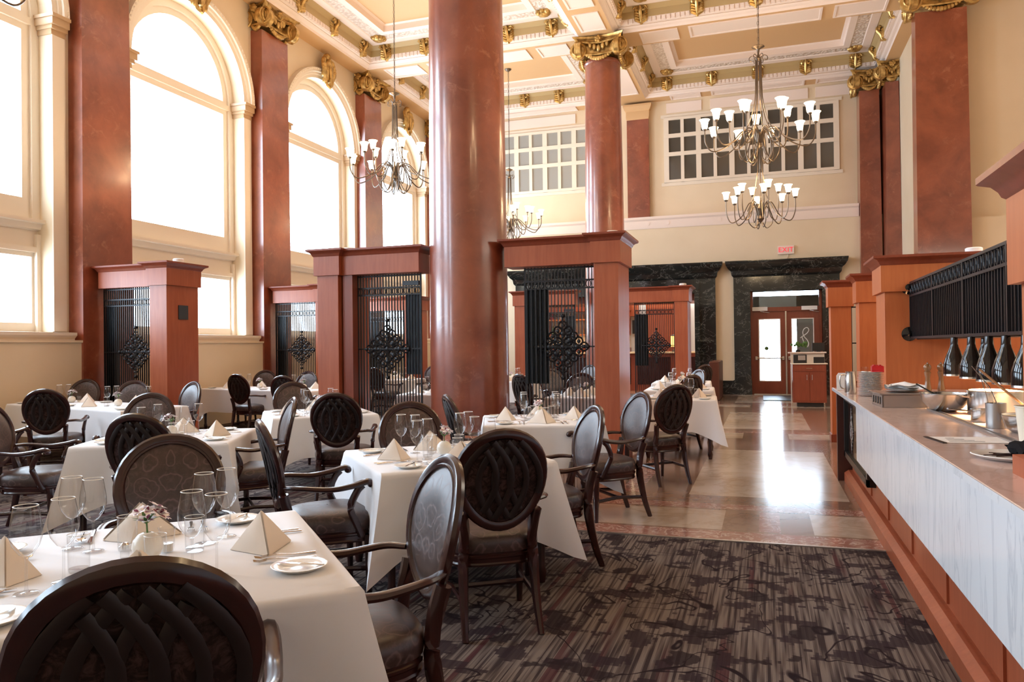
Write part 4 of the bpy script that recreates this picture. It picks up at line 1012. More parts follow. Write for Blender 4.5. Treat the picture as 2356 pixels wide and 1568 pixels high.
def table(name, cx, cy, rot, hx, hy, seats, level=1, seed=1, vase=(0,0), ov=0.42):
    e = empty('dining_table', (cx, cy, 0), rot)
    mb = MB(); mb.box(-hx+0.01, hx-0.01, -hy+0.01, hy-0.01, 0.705, 0.742); mb.build('tabletop', M['cherry_d'], e, smooth=0)
    for sx in (-1, 1):
        for sy in (-1, 1):
            x, y = sx*(hx-0.07), sy*(hy-0.07); mb = MB()
            mb.tube([(x,y,0.71),(x,y,0.55),(x,y,0.10),(x,y,0.06),(x,y,0.0)], [0.032,0.030,0.022,0.033,0.022], 10); mb.build('leg', M['maho'], e)
    tag(e, 'square-legged dark wood table under the cloth, ' + name, 'table')
    c = table_cloth('tablecloth', hx, hy, seed=seed, ov=ov); c.location = (cx, cy, 0); c.rotation_euler = (0,0,rot)
    tag(c, 'white linen tablecloth hanging in folds on ' + name, 'tablecloth')
    tabletop_things(name, cx, cy, rot, hx, hy, seats, level, random.Random(seed), vase)
A41 = radians(41)
four = [(0,0,'near right'),(90,0,'far right'),(180,0,'far left'),(270,0,'near left')]
flat = [(0,0,'near'),(90,0,'right'),(180,0,'far'),(270,0,'left')]
# table frame: side 0 outward = rotated -y, side 90 outward = +x, 180 = +y, 270 = -x
table('the table nearest the camera', -1.974, 2.005, radians(43.3), 0.59, 0.59, four, 2, 11, vase=(0.02,0.02))
table('the centre table', -1.99, 4.56, A41, 0.54, 0.54, four, 2, 12)
table('the table beside the round column', -2.06, 7.02, radians(20), 0.54, 0.54, flat, 1, 13)
table('the second table at left', -4.62, 5.02, radians(26), 0.56, 0.54, flat, 1, 14)
table('the diamond table left of centre', -4.72, 7.35, A41, 0.54, 0.54, four, 1, 15)
table('the long table by the nearest window', -8.5, 7.85, radians(-14.5), 1.40, 0.44,
      [(0,-0.9,'near left'),(0,0.3,'near middle'),(180,-0.6,'far right'),(180,0.6,'far left'),(90,0,'right end')], 0, 16, vase=(-0.75,0.1))
PROTO['vase'].place((-7.95, 7.72, ZT), 1.0, 'ivory vase of white flowers at the right of the long table by the nearest window', 'vase')
table('the long table by the second window', -8.55, 11.75, radians(-12.5), 1.42, 0.44,
      [(0,-0.9,'near left'),(0,0.5,'near middle'),(180,-0.9,'far right'),(180,0.5,'far left')], 0, 17, vase=(-0.35,0.05))
PROTO['vase'].place((-7.75, 11.6, ZT), 1.0, 'ivory vase of white flowers at the right of the long table by the second window', 'vase')
table('the aisle table behind the wooden pillar', -1.08, 10.32, radians(3), 0.46, 0.47, flat, 0, 18, ov=0.40)
table('the second aisle table', -1.30, 12.45, radians(3), 0.52, 0.52, flat, 0, 19)
table('the third aisle table', -1.50, 14.75, radians(3), 0.52, 0.52, flat, 0, 20)
table('the left table behind the grille', -4.85, 10.95, radians(10), 0.54, 0.54, flat, 0, 21)
table('the right table behind the grille', -2.40, 10.55, radians(-4), 0.46, 0.46, flat, 0, 22)
table('the far table seen through the left grille', -8.1, 15.75, radians(8), 0.6, 0.45, flat, 0, 23)
table('the far table left of the grille pillar', -5.1, 15.2, radians(8), 0.54, 0.54, flat, 0, 24)
# ---- chairs: back position, facing direction
CH = [
 (-1.2, 1.21, -0.656, 0.755, 'large dark chair seen from behind in the bottom left foreground'),
 (-2.71, 2.94, 0.656, -0.755, 'brown damask chair facing the camera on the far side of the nearest table'),
 (-1.16, 2.6, -0.72, -0.69, 'armchair with pale sheen on its oval back at the right of the nearest table'),
 (-1.25, 3.58, -0.56, 0.83, 'dark armchair seen from behind at the near right of the centre table'),
 (-2.54, 5.19, 0.6, -0.8, 'brown damask chair facing the camera behind the centre table'),
 (-2.76, 3.76, 0.72, 0.69, 'armchair turned side-on at the near left of the centre table'),
 (-1.14, 5.11, -0.83, -0.56, 'armchair with silvery damask oval at the far right of the centre table'),
 (-1.06, 6.66, -0.78, -0.62, 'armchair with silvery damask oval at the right of the column table'),
 (-2.6, 6.12, 0.8, 0.6, 'chair showing its latticed back in front of the thick round column'),
 (-3.93, 3.98, -0.25, 0.97, 'black-backed armchair behind the brown damask chair at left'),
 (-3.85, 5.53, -0.72, -0.69, 'side-on armchair facing left at the right of the second table at left'),
 (-5.69, 5.91, 0.42, -0.91, 'low brown oval chair behind the second table at left'),
 (-5.98, 4.55, 0.9, 0.44, 'armchair cut by the left edge of the photo, facing right'),
 (-7.7, 6.46, -0.55, 0.83, 'black oval chair with long arms in front of the window table at left'),
 (-7.5, 5.3, 0.2, 1.0, 'dark chair at the far left edge behind the cut-off armchair'),
 (-9.8, 8.9, 0.35, -0.94, 'grey-brown chair on the wall side of the nearest window table, left one'),
 (-8.49, 8.52, 0.35, -0.94, 'grey-sheened chair in front of the first grille, behind the window table'),
 (-7.28, 8.28, -0.3, -0.95, 'chair at the right end of the nearest window table'),
 (-3.82, 6.23, -0.35, 0.93, 'dark armchair seen square from behind at the diamond table'),
 (-5.63, 8.18, 0.66, -0.75, 'brown oval chair facing the camera behind the diamond table'),
 (-8.61, 10.91, 0.1, 1.0, 'dark armchair seen from behind in front of the second window table'),
 (-9.63, 13.05, 0.35, -0.94, 'grey chair against the wall behind the second window table'),
 (-7.29, 10.35, -0.1, 1.0, 'dark low chair back at the near side of the second window table'),
 (-8.23, 12.43, -0.05, -1.0, 'grey-sheened chair in front of the second grille'),
 (-0.89, 8.0, -0.7, 0.71, 'dark-backed side chair in the aisle beyond the column table'),
 (-0.97, 10.72, -0.78, 0.62, 'dark-backed chair second along the aisle'),
 (-1.07, 13.08, -0.8, -0.6, 'grey-fronted chair third along the aisle'),
 (-1.2, 16.2, -0.7, 0.71, 'farthest chair along the aisle with a light rim'),
 (-3.51, 10.98, 0.55, 0.83, 'black oval chair immediately right of the thick column, behind the grille'),
 (-3.76, 13.6, 0.62, -0.78, 'grey-fronted chair behind the right grille beside the dark one'),
 (-3.85, 14.6, -0.3, 1.0, 'dark chair standing between two grey chairs behind the right grille'),
 (-3.65, 16.3, -0.5, -0.86, 'small grey oval chair farthest back behind the right grille'),
 (-2.66, 11.3, -0.1, -1.0, 'brown chair facing the camera behind the right grille'),
 (-8.08, 14.83, 0.25, 0.97, 'black armchair seen through the left grille'),
 (-7.5, 16.6, -0.1, -1.0, 'dim chair beyond the far table through the left grille'),
 (-7.2, 15.9, -0.95, -0.3, 'grey oval chair at the right of the far table through the grille'),
]
for c in CH: place_chair(*c)
# ================================================================== KITCHEN PASS COUNTER
CT = 0.96
e = empty('service_counter', (1.2, 4.0, 0))
def cb(name, m, *bx, smooth=0, bevel=0): mb = MB(); mb.box(*bx); return mb.build(name, m, e, smooth=smooth, bevel=bevel)
cb('base', M['cherry'], -0.34, 0.9, -4.0, 4.70, 0.0, CT-0.05)
for i in range(8):
    y0 = -3.6+i*0.95; cb('base_panel', M['cherry'], -0.352, -0.34, y0+0.10, y0+0.86, 0.14, 0.42)
    if i % 3 == 1: mb = MB(); mb.tube([(-0.365,y0+0.74,0.36),(-0.38,y0+0.76,0.36),(-0.365,y0+0.80,0.36)], 0.006, 6); mb.build('catch', M['gold'], e)
mb = MB(); mb.prism([(-0.42,0.0),(-0.42,0.09),(-0.38,0.12),(-0.34,0.12),(-0.34,0.0)], 'y', -4.0, 4.70); mb.build('kick_board', M['cherry'], e, smooth=0)
cb('apron', M['apron'], -0.45, -0.43, -4.0, 3.24, 0.43, CT-0.03)
cb('apron_backing', M['cherry'], -0.43, -0.34, -4.0, 3.24, 0.44, CT-0.03)
mb = MB(); mb.prism([(-0.49,-4.0),(0.95,-4.0),(0.95,4.88),(-0.04,4.88),(-0.04,5.15),(-0.49,5.15)], 'z', CT-0.03, CT); mb.build('worktop', M['top'], e, smooth=0, bevel=0.004)
cb('worktop_edge', M['apron'], -0.494, -0.484, -4.0, 5.15, CT-0.032, CT-0.002)
cb('end_panel', mat('dark_walnut_panel', (0.055,0.014,0.010), 0.4), -0.48, -0.10, 4.72, 4.80, 0.0, CT-0.03)
tag(e, 'long white marble fronted service counter on an orange wood base along the right side', 'counter')
e = empty('menu_case', (0.83, 7.74, 0.0)); mb = MB()
mb.box(-0.03, 0.028, -0.94, 0.94, 0.27, 0.92); mb.build('case', M['blackg'], e, smooth=0)
mb = MB()
for q in ((-0.94,-0.86,0.27,0.92),(0.86,0.94,0.27,0.92),(-0.94,0.94,0.27,0.33),(-0.94,0.94,0.86,0.92)): mb.box(-0.05, -0.03, q[0], q[1], q[2], q[3])
mb.build('frame', M['black'], e, smooth=0)
m = M['etched'] = mat('etched_sparkle', (0.02,0.02,0.02), 0.2); nt = m.node_tree
setc(m, ramp(nt, noise(nt, coords(nt), 28, 5, 0.8), [(0.50,(0.015,0.015,0.02)),(0.58,(0.7,0.72,0.75))]))
mb = MB(); mb.prism([(0.38,0.36),(0.52,0.58),(0.38,0.84),(0.22,0.58)], 'x', -0.034, -0.032); mb.build('etched_motif', M['etched'], e, smooth=0)
tag(e, 'black framed case with sparkling white pattern set in the counter front', 'case')
# wooden walls beyond the counter
e = empty('wood_wall', (1.9, 9.2, 0)); wood_pillar(e, -0.68, 1.2, -0.28, 0.35, zt=2.37, cap=0.38, m='maple', plinth=False)
tag(e, 'broad orange cherry wall panel with crown behind the kitchen pass', 'partition')
e = empty('wood_pillar', (1.45, 11.2, 0)); wood_pillar(e, -0.25, 0.35, -0.15, 0.2, zt=2.37, cap=0.38, m='maple'); tag(e, 'middle orange wood pillar standing behind the kitchen wall panel', 'pillar')
e = empty('wood_pillar', (1.08, 12.2, 0)); wood_pillar(e, -0.15, 0.13, -0.12, 0.2, zt=2.37, cap=0.38, m='maple')
grille(e, 0.14, 0.42, 0.0, zt=2.0, sp=0.07); tag(e, 'farthest orange wood pillar of the kitchen row with a strip of grille', 'pillar')
e = empty('wood_pier', (1.5, 3.0, CT)); wood_pillar(e, -0.60, 0.6, -1.0, 0.24, zt=2.08-CT, cap=0.42, z0=0.0, m='maple', plinth=False)
mb = MB(); mb.mould([(-0.60,-1.0),(0.6,-1.0),(0.6,0.24),(-0.60,0.24)], [(0.03,0.0),(0.03,0.07),(0.0,0.075)]); mb.build('plinth', M['cherry'], e, smooth=0)
tag(e, 'near wood pier standing on the counter at the right edge of the photo', 'pier')
for (x, y, z, lb) in ((2.15, 9.3, 2.37, 'small white uplight on top of the orange kitchen wall panel'), (1.5, 11.25, 2.37, 'small uplight on the middle kitchen pillar')): uplight(x, y, z, lb, power=UP)
# ---- iron rack over the pass
e = empty('iron_rack', (1.47, 5.5, 1.5)); mb = MB(); y0, y1 = -2.2, 3.40; z0, z1, zm = 0.0, 0.575, 0.44
n = 80
for i in range(n+1):
    y = y0+(y1-y0)*i/n; t = 0.014 if i % 16 == 0 else 0.0055; mb.box(-t, t, y-t, y+t, z0, z1)
for z in (z0, zm, z1): mb.box(-0.013, 0.013, y0, y1, z-0.011, z+0.011)
for i in range(n//2):
    y = y0+(y1-y0)*(2*i+1)/n; mb.tube([(-0.006, y+0.045*cos(a*pi/5), zm+0.067+0.052*sin(a*pi/5)) for a in range(10)], 0.005, 4, closed=True, up=(1,0,0))
mb.build('grille', M['iron'], e, smooth=0)
mb = MB(); mb.box(0.03, 0.05, y0, y1, z0, z1); mb.build('back_sheet', M['black'], e, smooth=0)
mb = MB(); mb.box(0.05, 0.45, y0, y1, z0-0.02, z0+0.02); mb.build('lamp_rail_shelf', M['black'], e, smooth=0)
for z in (0.04, 0.53): mb = MB(); mb.lathe([(0.075,0),(0.075,0.012),(0.02,0.03),(0.0,0.032)], 20); xform(mb, Matrix.Translation((-0.02,3.41,z)) @ Matrix.Rotation(radians(90),4,'X')); mb.sphere((-0.02,3.37,z),0.014,6,5); mb.build('wall_bracket', M['blackg'], e)
tag(e, 'long black iron grille rack hanging over the kitchen pass', 'rack')
# heat lamps
e = empty('heat_lamp'); mb = MB(); mb.lathe([(0.030,0.0),(0.032,-0.05),(0.036,-0.075),(0.072,-0.155),(0.088,-0.205),(0.092,-0.225),(0.092,-0.30),(0.088,-0.30),(0.086,-0.22),(0.02,-0.07)], 28, caps=False); mb.build('shade', M['blackg'], e)
mb = MB(); mb.lathe([(0.0,-0.28),(0.05,-0.285),(0.06,-0.26),(0.03,-0.20)], 16); mb.build('bulb', mat('heat_bulb',(1,.6,.3),0.5,emit=(1,0.62,0.3),es=14), e)
mb = MB(); mb.lathe([(0.093,-0.297),(0.094,-0.31),(0.088,-0.312)], 28, caps=False); mb.build('steel_rim', M['steel'], e)
mb = MB(); mb.tube([(0,0,0.0),(0,0,0.03)], 0.012, 8); mb.build('neck', M['iron'], e)
HL = Proto(e)
for i, (x, y) in enumerate(((1.47,7.02),(1.47,6.48),(1.47,6.01),(1.47,5.62),(1.47,5.22),(1.66,6.9),(1.66,6.35),(1.66,5.85))):
    lab = 'glossy black heat lamp under the rack, '+['farthest from the camera','second from the far end','third from the far end','fourth from the far end','at the right edge','behind the first one','behind the third one','behind the fourth one'][i]
    o = HL.place((x, y, 1.485), 0.3*i, lab, 'heat lamp', scale=(0.88,0.88,1.0))
    if i < 5:
        l = bpy.data.lights.new('heat_lamp_light', 'SPOT'); l.energy = 170; l.color = (1.0,0.60,0.28); l.spot_size = radians(140); l.spot_blend = 0.5; l.shadow_soft_size = 0.05
        q = bpy.data.objects.new('heat_lamp_light', l); COL.objects.link(q); q.parent = o; q.location = (0,0,-0.33)
# ---- things on the counter
def at(x, y, z=CT): return (x, y, z+0.001)
mb = MB(); mb.lathe([(0.0,0.004),(0.085,0.004),(0.092,0.006),(0.133,0.016),(0.135,0.014),(0.095,0.0),(0.0,0.0)], 36); e = empty('dinner_plate'); mb.build('plate_body', M['plate_w'], e); DP = Proto(e)
for i in range(18): DP.place((0.93+random.uniform(-.003,.003), 7.75+random.uniform(-.003,.003), CT+0.001+i*0.0125), 0, 'white dinner plate in the tall stack at the far end of the counter', 'plate', 'dinner plates stacked on the counter', scale=(0.84,0.84,0.62))
top = CT+0.001+17*0.0125+0.006
e = empty('red_box', (0.99, 7.75, top)); mb = MB(); mb.box(-0.05,0.05,-0.05,0.05,0,0.055); mb.build('box_body', M['red'], e, smooth=0)
mb = MB(); mb.box(-0.042,0.042,-0.042,0.042,0.055,0.060)
for q in range(3): mb.box(-0.035+q*0.025,-0.02+q*0.025,-0.03,0.03,0.06,0.068)
mb.build('contents', M['red'], e, smooth=0); tag(e, 'small bright red box on top of the plate stack', 'box')
e = empty('glass_mug', (0.88, 7.72, top)); mb = MB(); mb.lathe([(0.03,0),(0.032,0.05)],16,caps=False); mb.build('mug_wall', M['crystal'], e); mb = MB(); mb.lathe([(0.0,0.0),(0.03,0.0),(0.03,0.01),(0,0.01)],16); mb.build('mug_base', M['plate_w'], e); tag(e, 'short glass cup beside the red box on the plate stack', 'cup')
e = empty('steel_pitcher', (0.79, 8.05, CT+0.001)); mb = MB(); mb.lathe([(0.05,0),(0.055,0.02),(0.05,0.15),(0.042,0.2),(0.045,0.215)],20); mb.build('pitcher_body', M['steel'], e)
mb = MB(); mb.tube(catmull([(-0.048,0,0.18),(-0.09,0,0.17),(-0.09,0,0.07),(-0.052,0,0.04)]),0.007,6); mb.build('handle', M['steel'], e); tag(e, 'steel pitcher left of the plate stack', 'pitcher')
e = empty('cutting_board', (0.78, 8.6, CT+0.002)); mb = MB(); pl = [(-0.07,0),(0.07,0),(0.07,0.16),(0.06,0.18),(-0.05,0.18),(-0.07,0.15)]; mb.prism(pl, 'y', -0.008, 0.008); mb.build('board', M['plate_w'], e, smooth=0); tag(e, 'white plastic board propped at the far end of the counter', 'board')
e = empty('steel_tray', (0.985, 6.55, CT+0.001), 0.06); mb = MB()
mb.box(-0.15,0.15,-0.19,0.19,0,0.005)
for a in ((-0.155,-0.145,-0.195,0.195),(0.145,0.155,-0.195,0.195),(-0.155,0.155,-0.195,-0.185),(-0.155,0.155,0.185,0.195)): mb.box(a[0],a[1],a[2],a[3],0,0.10)
mb.mould([(-0.155,-0.195),(0.155,-0.195),(0.155,0.195),(-0.155,0.195)], [(0,0.088),(0.022,0.10),(0.022,0.106),(0,0.106)]); mb.build('tray_body', M['steel_d'], e, smooth=0)
mb = MB(); mb.box(-0.15,0.15,-0.19,0.19,0.098,0.106); mb.build('lid', M['steel_d'], e, smooth=0)
for i in range(4): mb = MB(); mb.box(-0.1605,-0.1555,-0.14+i*0.085,-0.11+i*0.085,0.02,0.075); mb.build('side_slot', M['blackg'], e, smooth=0)
tag(e, 'dull steel food pan with lid on the counter beside the bowl', 'tray')
DP2 = PROTO['plate']
for i in range(3): DP.place((1.01+0.01*i, 6.55, CT+0.112+i*0.012), 0, ['lowest','middle','uppermost'][i]+' white plate piled on the steel food pan', 'plate')
mb = MB(); rnd = random.Random(5)
mb.grid(lambda u, v: (1.02+(u-0.5)*0.25+0.01*sin(v*9), 6.55+(v-0.5)*0.22+0.012*sin(u*11), CT+0.160+0.012*sin(u*7+v*5)+0.010*cos(v*13+u*3)-0.02*(abs(u-.5)+abs(v-.5))), 16, 14)
mb.grid(lambda u, v: (1.03+(u-0.5)*0.2, 6.56+(v-0.5)*0.17, CT+0.178+0.010*sin(u*9+v*7)-0.025*(abs(u-.5)+abs(v-.5))), 14, 12)
o = mb.build('folded_towel', M['paper']); tag(o, 'crumpled white towel lying on the plates over the steel pan', 'towel')
e = empty('mixing_bowl', (1.20, 6.02, CT+0.001)); mb = MB(); mb.lathe([(0.0,0.0),(0.06,0.002),(0.11,0.03),(0.145,0.075),(0.158,0.125),(0.166,0.128),(0.166,0.132),(0.154,0.130),(0.14,0.078),(0.10,0.035),(0.0,0.01)], 40); mb.build('bowl_body', M['steel'], e)
tag(e, 'wide polished steel mixing bowl on the counter', 'bowl')
e = empty('spatula', (1.16, 6.06, CT+0.07)); mb = MB(); mb.tube([(0.03,-0.02,0.02),(-0.12,0.08,0.12)], 0.009, 8, k=0.6); mb.build('handle', M['black'], e); mb = MB(); mb.box(0.0,0.08,-0.03,0.02,-0.005,0.003); mb.build('blade', M['steel'], e, smooth=0); tag(e, 'black-handled utensil leaning in the steel mixing bowl', 'utensil')
e = empty('stock_pot', (1.47, 5.85, CT+0.001)); mb = MB(); mb.lathe([(0.0,0),(0.165,0),(0.17,0.01),(0.17,0.155),(0.178,0.16),(0.172,0.163),(0.165,0.155),(0.163,0.06),(0.0,0.055)], 40); mb.build('pot_body', M['steel'], e)
for s in (-1,1): mb = MB(); mb.tube(catmull([(s*0.17,-0.04,0.12),(s*0.215,-0.035,0.125),(s*0.215,0.035,0.125),(s*0.17,0.04,0.12)]),0.008,6); mb.build('handle', M['steel'], e)
mb = MB(); mb.lathe([(0,0.12),(0.163,0.12)],30); mb.build('soup', mat('broth',(0.55,0.32,0.12),0.3), e, smooth=0)
tag(e, 'large round steel pot glowing under the heat lamps', 'pot')
e = empty('saucepan', (1.27, 5.30, CT+0.001), 0.4); mb = MB(); mb.lathe([(0.0,0),(0.07,0),(0.075,0.01),(0.075,0.075),(0.079,0.077),(0.072,0.075),(0.07,0.012),(0,0.01)], 30); mb.build('pan_body', M['steel'], e)
mb = MB(); mb.tube([(-0.075,0,0.065),(-0.15,0,0.075),(-0.24,0,0.085)], 0.009, 8, k=0.5); mb.build('handle', M['steel'], e); tag(e, 'small steel saucepan with long handle pointing left', 'pan')
e = empty('utensil_crock', (1.24, 4.95, CT+0.001)); mb = MB(); mb.lathe([(0.0,0),(0.05,0),(0.052,0.14),(0.047,0.14),(0.045,0.01),(0,0.01)], 24); mb.build('crock_body', M['steel_d'], e); tag(e, 'tall steel canister holding tongs and ladle', 'canister')
e = empty('tongs', (1.24, 4.95, CT+0.03)); mb = MB()
for s in (-1,1): mb.tube([(s*0.018-0.0,0,0),(s*0.012-0.03,0.01,0.15),(-0.075,0.02,0.285)],0.008,6,k=0.35)
mb.build('arms', M['steel'], e); tag(e, 'bright steel tongs leaning out of the canister', 'tongs')
e = empty('ladle', (1.25, 4.96, CT+0.03)); mb = MB(); mb.tube([(0.02,0,0.05),(-0.03,0.03,0.2),(-0.11,0.06,0.32)],0.006,6,k=0.5); mb.build('handle', M['steel'], e); mb = MB(); mb.sphere((0.03,0,0.03),0.03,10,6,(1,1,0.6)); mb.build('cup', M['steel'], e); tag(e, 'steel ladle leaning left out of the canister', 'ladle')
e = empty('wooden_spoon', (1.42, 5.5, CT+0.02)); mb = MB(); mb.tube([(0.10,-0.1,0.06),(0.0,0.0,0.17),(-0.10,0.12,0.29)],0.008,6); mb.build('handle', M['olive_wood'], e); mb = MB(); mb.sphere((0.115,-0.115,0.05),0.028,8,6,(1,1,0.5)); mb.build('bowl', M['olive_wood'], e); tag(e, 'long-handled spoon crossing in front of the stock pot', 'spoon')
e = empty('braising_pan', (1.38, 4.72, CT+0.001)); mb = MB(); mb.lathe([(0.0,0),(0.12,0),(0.15,0.02),(0.17,0.09),(0.178,0.094),(0.168,0.094),(0.145,0.03),(0,0.02)], 36); mb.build('pan_body', M['steel'], e); mb = MB(); mb.lathe([(0,0.088),(0.164,0.082)],30); mb.build('contents', mat('creamy_food',(0.85,0.70,0.42),0.5), e); tag(e, 'wide shallow pan of pale food shining under the lamps', 'pan')
e = empty('deli_container', (1.15, 3.98, CT+0.001)); mb = MB(); mb.lathe([(0.0,0),(0.058,0),(0.076,0.19),(0.080,0.192),(0.080,0.197),(0.072,0.195),(0.055,0.01),(0.0,0.01)], 28); mb.build('tub', mat('cloudy_plastic',(0.80,0.72,0.58),0.4), e); tag(e, 'cloudy plastic tub of yellow food near the right edge', 'container')
e = empty('order_slips', (0.98, 4.30, CT+0.001), 0.15); mb = MB(); mb.box(-0.17,0.17,-0.12,0.12,0,0.003); mb.build('sheet', M['paper'], e, smooth=0)
mb = MB(); 
for i in range(4): mb.box(-0.14+0.01*i,0.02-0.03*i,-0.08+i*0.045,-0.07+i*0.045,0.003,0.0036)
mb.build('print', M['ink'], e, smooth=0); mb = MB(); mb.box(-0.19,-0.17,-0.13,0.13,0,0.004); mb.build('dark_edge', M['black'], e, smooth=0); tag(e, 'white printed order sheets lying on the counter', 'paper')
e = empty('serving_platter', (0.98, 3.66, CT+0.001)); mb = MB(); mb.lathe([(0.0,0.008),(0.11,0.008),(0.12,0.012),(0.155,0.020),(0.158,0.017),(0.12,0.0),(0,0)], 40); mb.build('plate_body', M['plate_w'], e)
mb = MB(); rnd = random.Random(9)
for i in range(9): a = rnd.uniform(-0.5,0.5); x, y = rnd.uniform(-0.06,0.06), rnd.uniform(-0.06,0.06); mb.tube([(x-0.06*cos(a),y-0.06*sin(a),0.013+i*0.0005),(x,y,0.017),(x+0.06*cos(a),y+0.06*sin(a),0.013)],0.005,5,k=0.4)
mb.build('dark_slices', M['maho'], e); tag(e, 'white platter with dark strips nearest on the counter', 'plate')
mb = MB(); mb.grid(lambda u, v: (1.06+(u-0.5)*0.16+0.012*sin(v*12), 3.62+(v-0.5)*0.3+0.02*sin(u*9), CT+0.04+0.055*sin(pi*u)*sin(pi*v)+0.010*sin(u*14+v*9)), 18, 18)
for u in (0,): mb.tube([(0.99,3.5,CT+0.03),(1.0,3.6,CT+0.05),(1.0,3.72,CT+0.04)],0.03,8)
o = mb.build('black_cloth', mat('black_cotton', (0.006,0.006,0.008), 0.9, spec=0.1)); tag(o, 'bunched black cloth by the near wood pier', 'cloth')
e = empty('pepper_mill'); mb = MB(); mb.lathe([(0.0,0),(0.034,0),(0.036,0.02),(0.026,0.07),(0.022,0.13),(0.030,0.175),(0.033,0.19),(0.024,0.197)], 24); mb.build('mill_body', M['olive_wood'], e)
mb = MB(); mb.lathe([(0.0,0.197),(0.022,0.198),(0.036,0.225),(0.036,0.25),(0.02,0.272),(0.0,0.275)], 24); mb.build('mill_head', M['olive_wood'], e)
mb = MB(); mb.lathe([(0.006,0.273),(0.009,0.283),(0.0,0.29)],10); mb.build('mill_knob', M['steel'], e); PM = Proto(e)
PM.place((1.55, 8.55, CT+0.001), 0, 'left wooden pepper mill standing before the orange wall', 'pepper mill'); PM.place((1.68, 8.6, CT+0.001), 0, 'right wooden pepper mill standing before the orange wall', 'pepper mill')
e = empty('drop_in_rail', (1.13, 5.3, CT)); mb = MB(); mb.box(-0.015,0.0,-1.2,0.9,0,0.012); mb.box(0.02,0.03,-1.2,0.9,0,0.010); mb.build('rail', M['steel_d'], e, smooth=0); tag(e, 'thin steel rail let into the counter in front of the pans', 'rail')
# added area light for the right side, over the unseen kitchen
area('kitchen_fill_light', (4.6, 9.0, 3.9), (0,0,0), 2.5, 8, 300, (1,0.9,0.75))

# ================================================================== HOST STATION, SIGNS, MAT
e = empty('host_cabinet', (0.97, 18.95, 0)); mb = MB(); mb.box(-0.36,0.36,-0.3,0.3,0.10,0.98); mb.build('cabinet_body', M['cherry_d'], e, smooth=0)
mb = MB(); mb.box(-0.26,0.30,-0.24,0.24,0.0,0.10); mb.build('kick_base', M['black'], e, smooth=0)
mb = MB(); mb.box(-0.39,0.39,-0.33,0.33,0.98,1.0); mb.build('cabinet_top', M['trim'], e, smooth=0)
for s in (-1,1):
    mb = MB(); mb.box(*sorted((s*0.005,s*0.34)),-0.315,-0.30,0.14,0.80); d = mb.build('cabinet_door', M['cherry_d'], e, smooth=0)
    mb = MB(); mb.tube([(s*0.055,-0.335,0.62),(s*0.055,-0.335,0.74)],0.006,6); mb.build('handle', M['steel'], d)
mb = MB(); mb.box(-0.34,0.34,-0.315,-0.30,0.82,0.96); d = mb.build('drawer', M['cherry_d'], e, smooth=0); mb = MB(); mb.tube([(-0.06,-0.33,0.885),(0.06,-0.33,0.885)],0.005,6); mb.build('drawer_pull', M['steel'], d)
tag(e, 'dark cherry host cabinet with two doors beside the entrance', 'cabinet')
e = empty('host_stand', (0.97, 19.75, 0)); mb = MB(); mb.box(-0.36,0.40,0.0,0.3,0,1.22); mb.build('stand_body', M['trim'], e, smooth=0); mb = MB(); mb.box(-0.42,0.44,-0.1,0.34,1.22,1.25); mb.build('stand_shelf', M['white'], e, smooth=0); tag(e, 'pale raised shelf stand behind the host cabinet', 'stand')
e = empty('card_terminal', (0.80, 18.95, 1.0)); mb = MB(); mb.box(-0.16,0.13,-0.05,0.12,0,0.20); mb.build('terminal_body', M['black'], e, smooth=0); mb = MB(); mb.box(-0.06,0.10,-0.06,-0.05,0.07,0.18); mb.build('terminal_screen', M['steel_d'], e, smooth=0); tag(e, 'dark payment terminal with grey screen on the host cabinet', 'terminal')
e = empty('tablet_stand', (1.2, 18.95, 1.0)); mb = MB(); mb.box(-0.12,0.11,-0.03,0.05,0,0.14); mb.build('tablet', M['black'], e, smooth=0); tag(e, 'small black tablet on the right of the host cabinet', 'tablet')
e = empty('monitor', (1.24, 19.85, 1.25)); mb = MB(); mb.box(-0.14,0.14,-0.02,0.03,0.02,0.22); mb.box(-0.05,0.05,-0.05,0.05,0,0.02); mb.build('screen_back', M['black'], e, smooth=0); tag(e, 'black monitor on the raised shelf by the entrance doors', 'monitor')
e = empty('floral_arrangement', (0.78, 19.9, 1.25)); mb = MB(); mb.lathe([(0.05,0),(0.06,0.03),(0.03,0.06)],12); mb.build('pot', M['iron'], e); mb = MB(); rnd = random.Random(2)
for i in range(14): mb.sphere((rnd.uniform(-0.16,0.2), rnd.uniform(-0.05,0.05), 0.12+rnd.uniform(0,0.13)), rnd.uniform(0.025,0.05), 6, 5)
mb.build('leaves', M['leaf'], e); tag(e, 'low dark floral arrangement on the raised shelf in front of the door', 'flowers')
def sign(e, text, size, loc, m, depth=0.004):
    c = bpy.data.curves.new('t', 'FONT'); c.body = text; c.size = size; c.extrude = depth; c.align_x = 'CENTER'; c.align_y = 'CENTER'
    o = bpy.data.objects.new('t', c); COL.objects.link(o); dg = bpy.context.evaluated_depsgraph_get(); me = bpy.data.meshes.new_from_object(o.evaluated_get(dg)); bpy.data.objects.remove(o)
    me.materials.clear(); me.materials.append(m); me.name = 'letters'; q = bpy.data.objects.new('letters', me); COL.objects.link(q); q.parent = e; q.location = loc; q.rotation_euler = (radians(90),0,0); return q
M['exit'] = mat('exit_red_letters', (0.8,0.02,0.05), 0.5, emit=(1.0,0.08,0.12), es=0.5)
e = empty('exit_sign', (0.62, 23.04, 4.02)); mb = MB(); mb.box(-0.22,0.22,0,0.05,0,0.24); mb.build('sign_case', M['white'], e, smooth=0); sign(e, 'EXIT', 0.20, (0,-0.004,0.12), M['exit'])
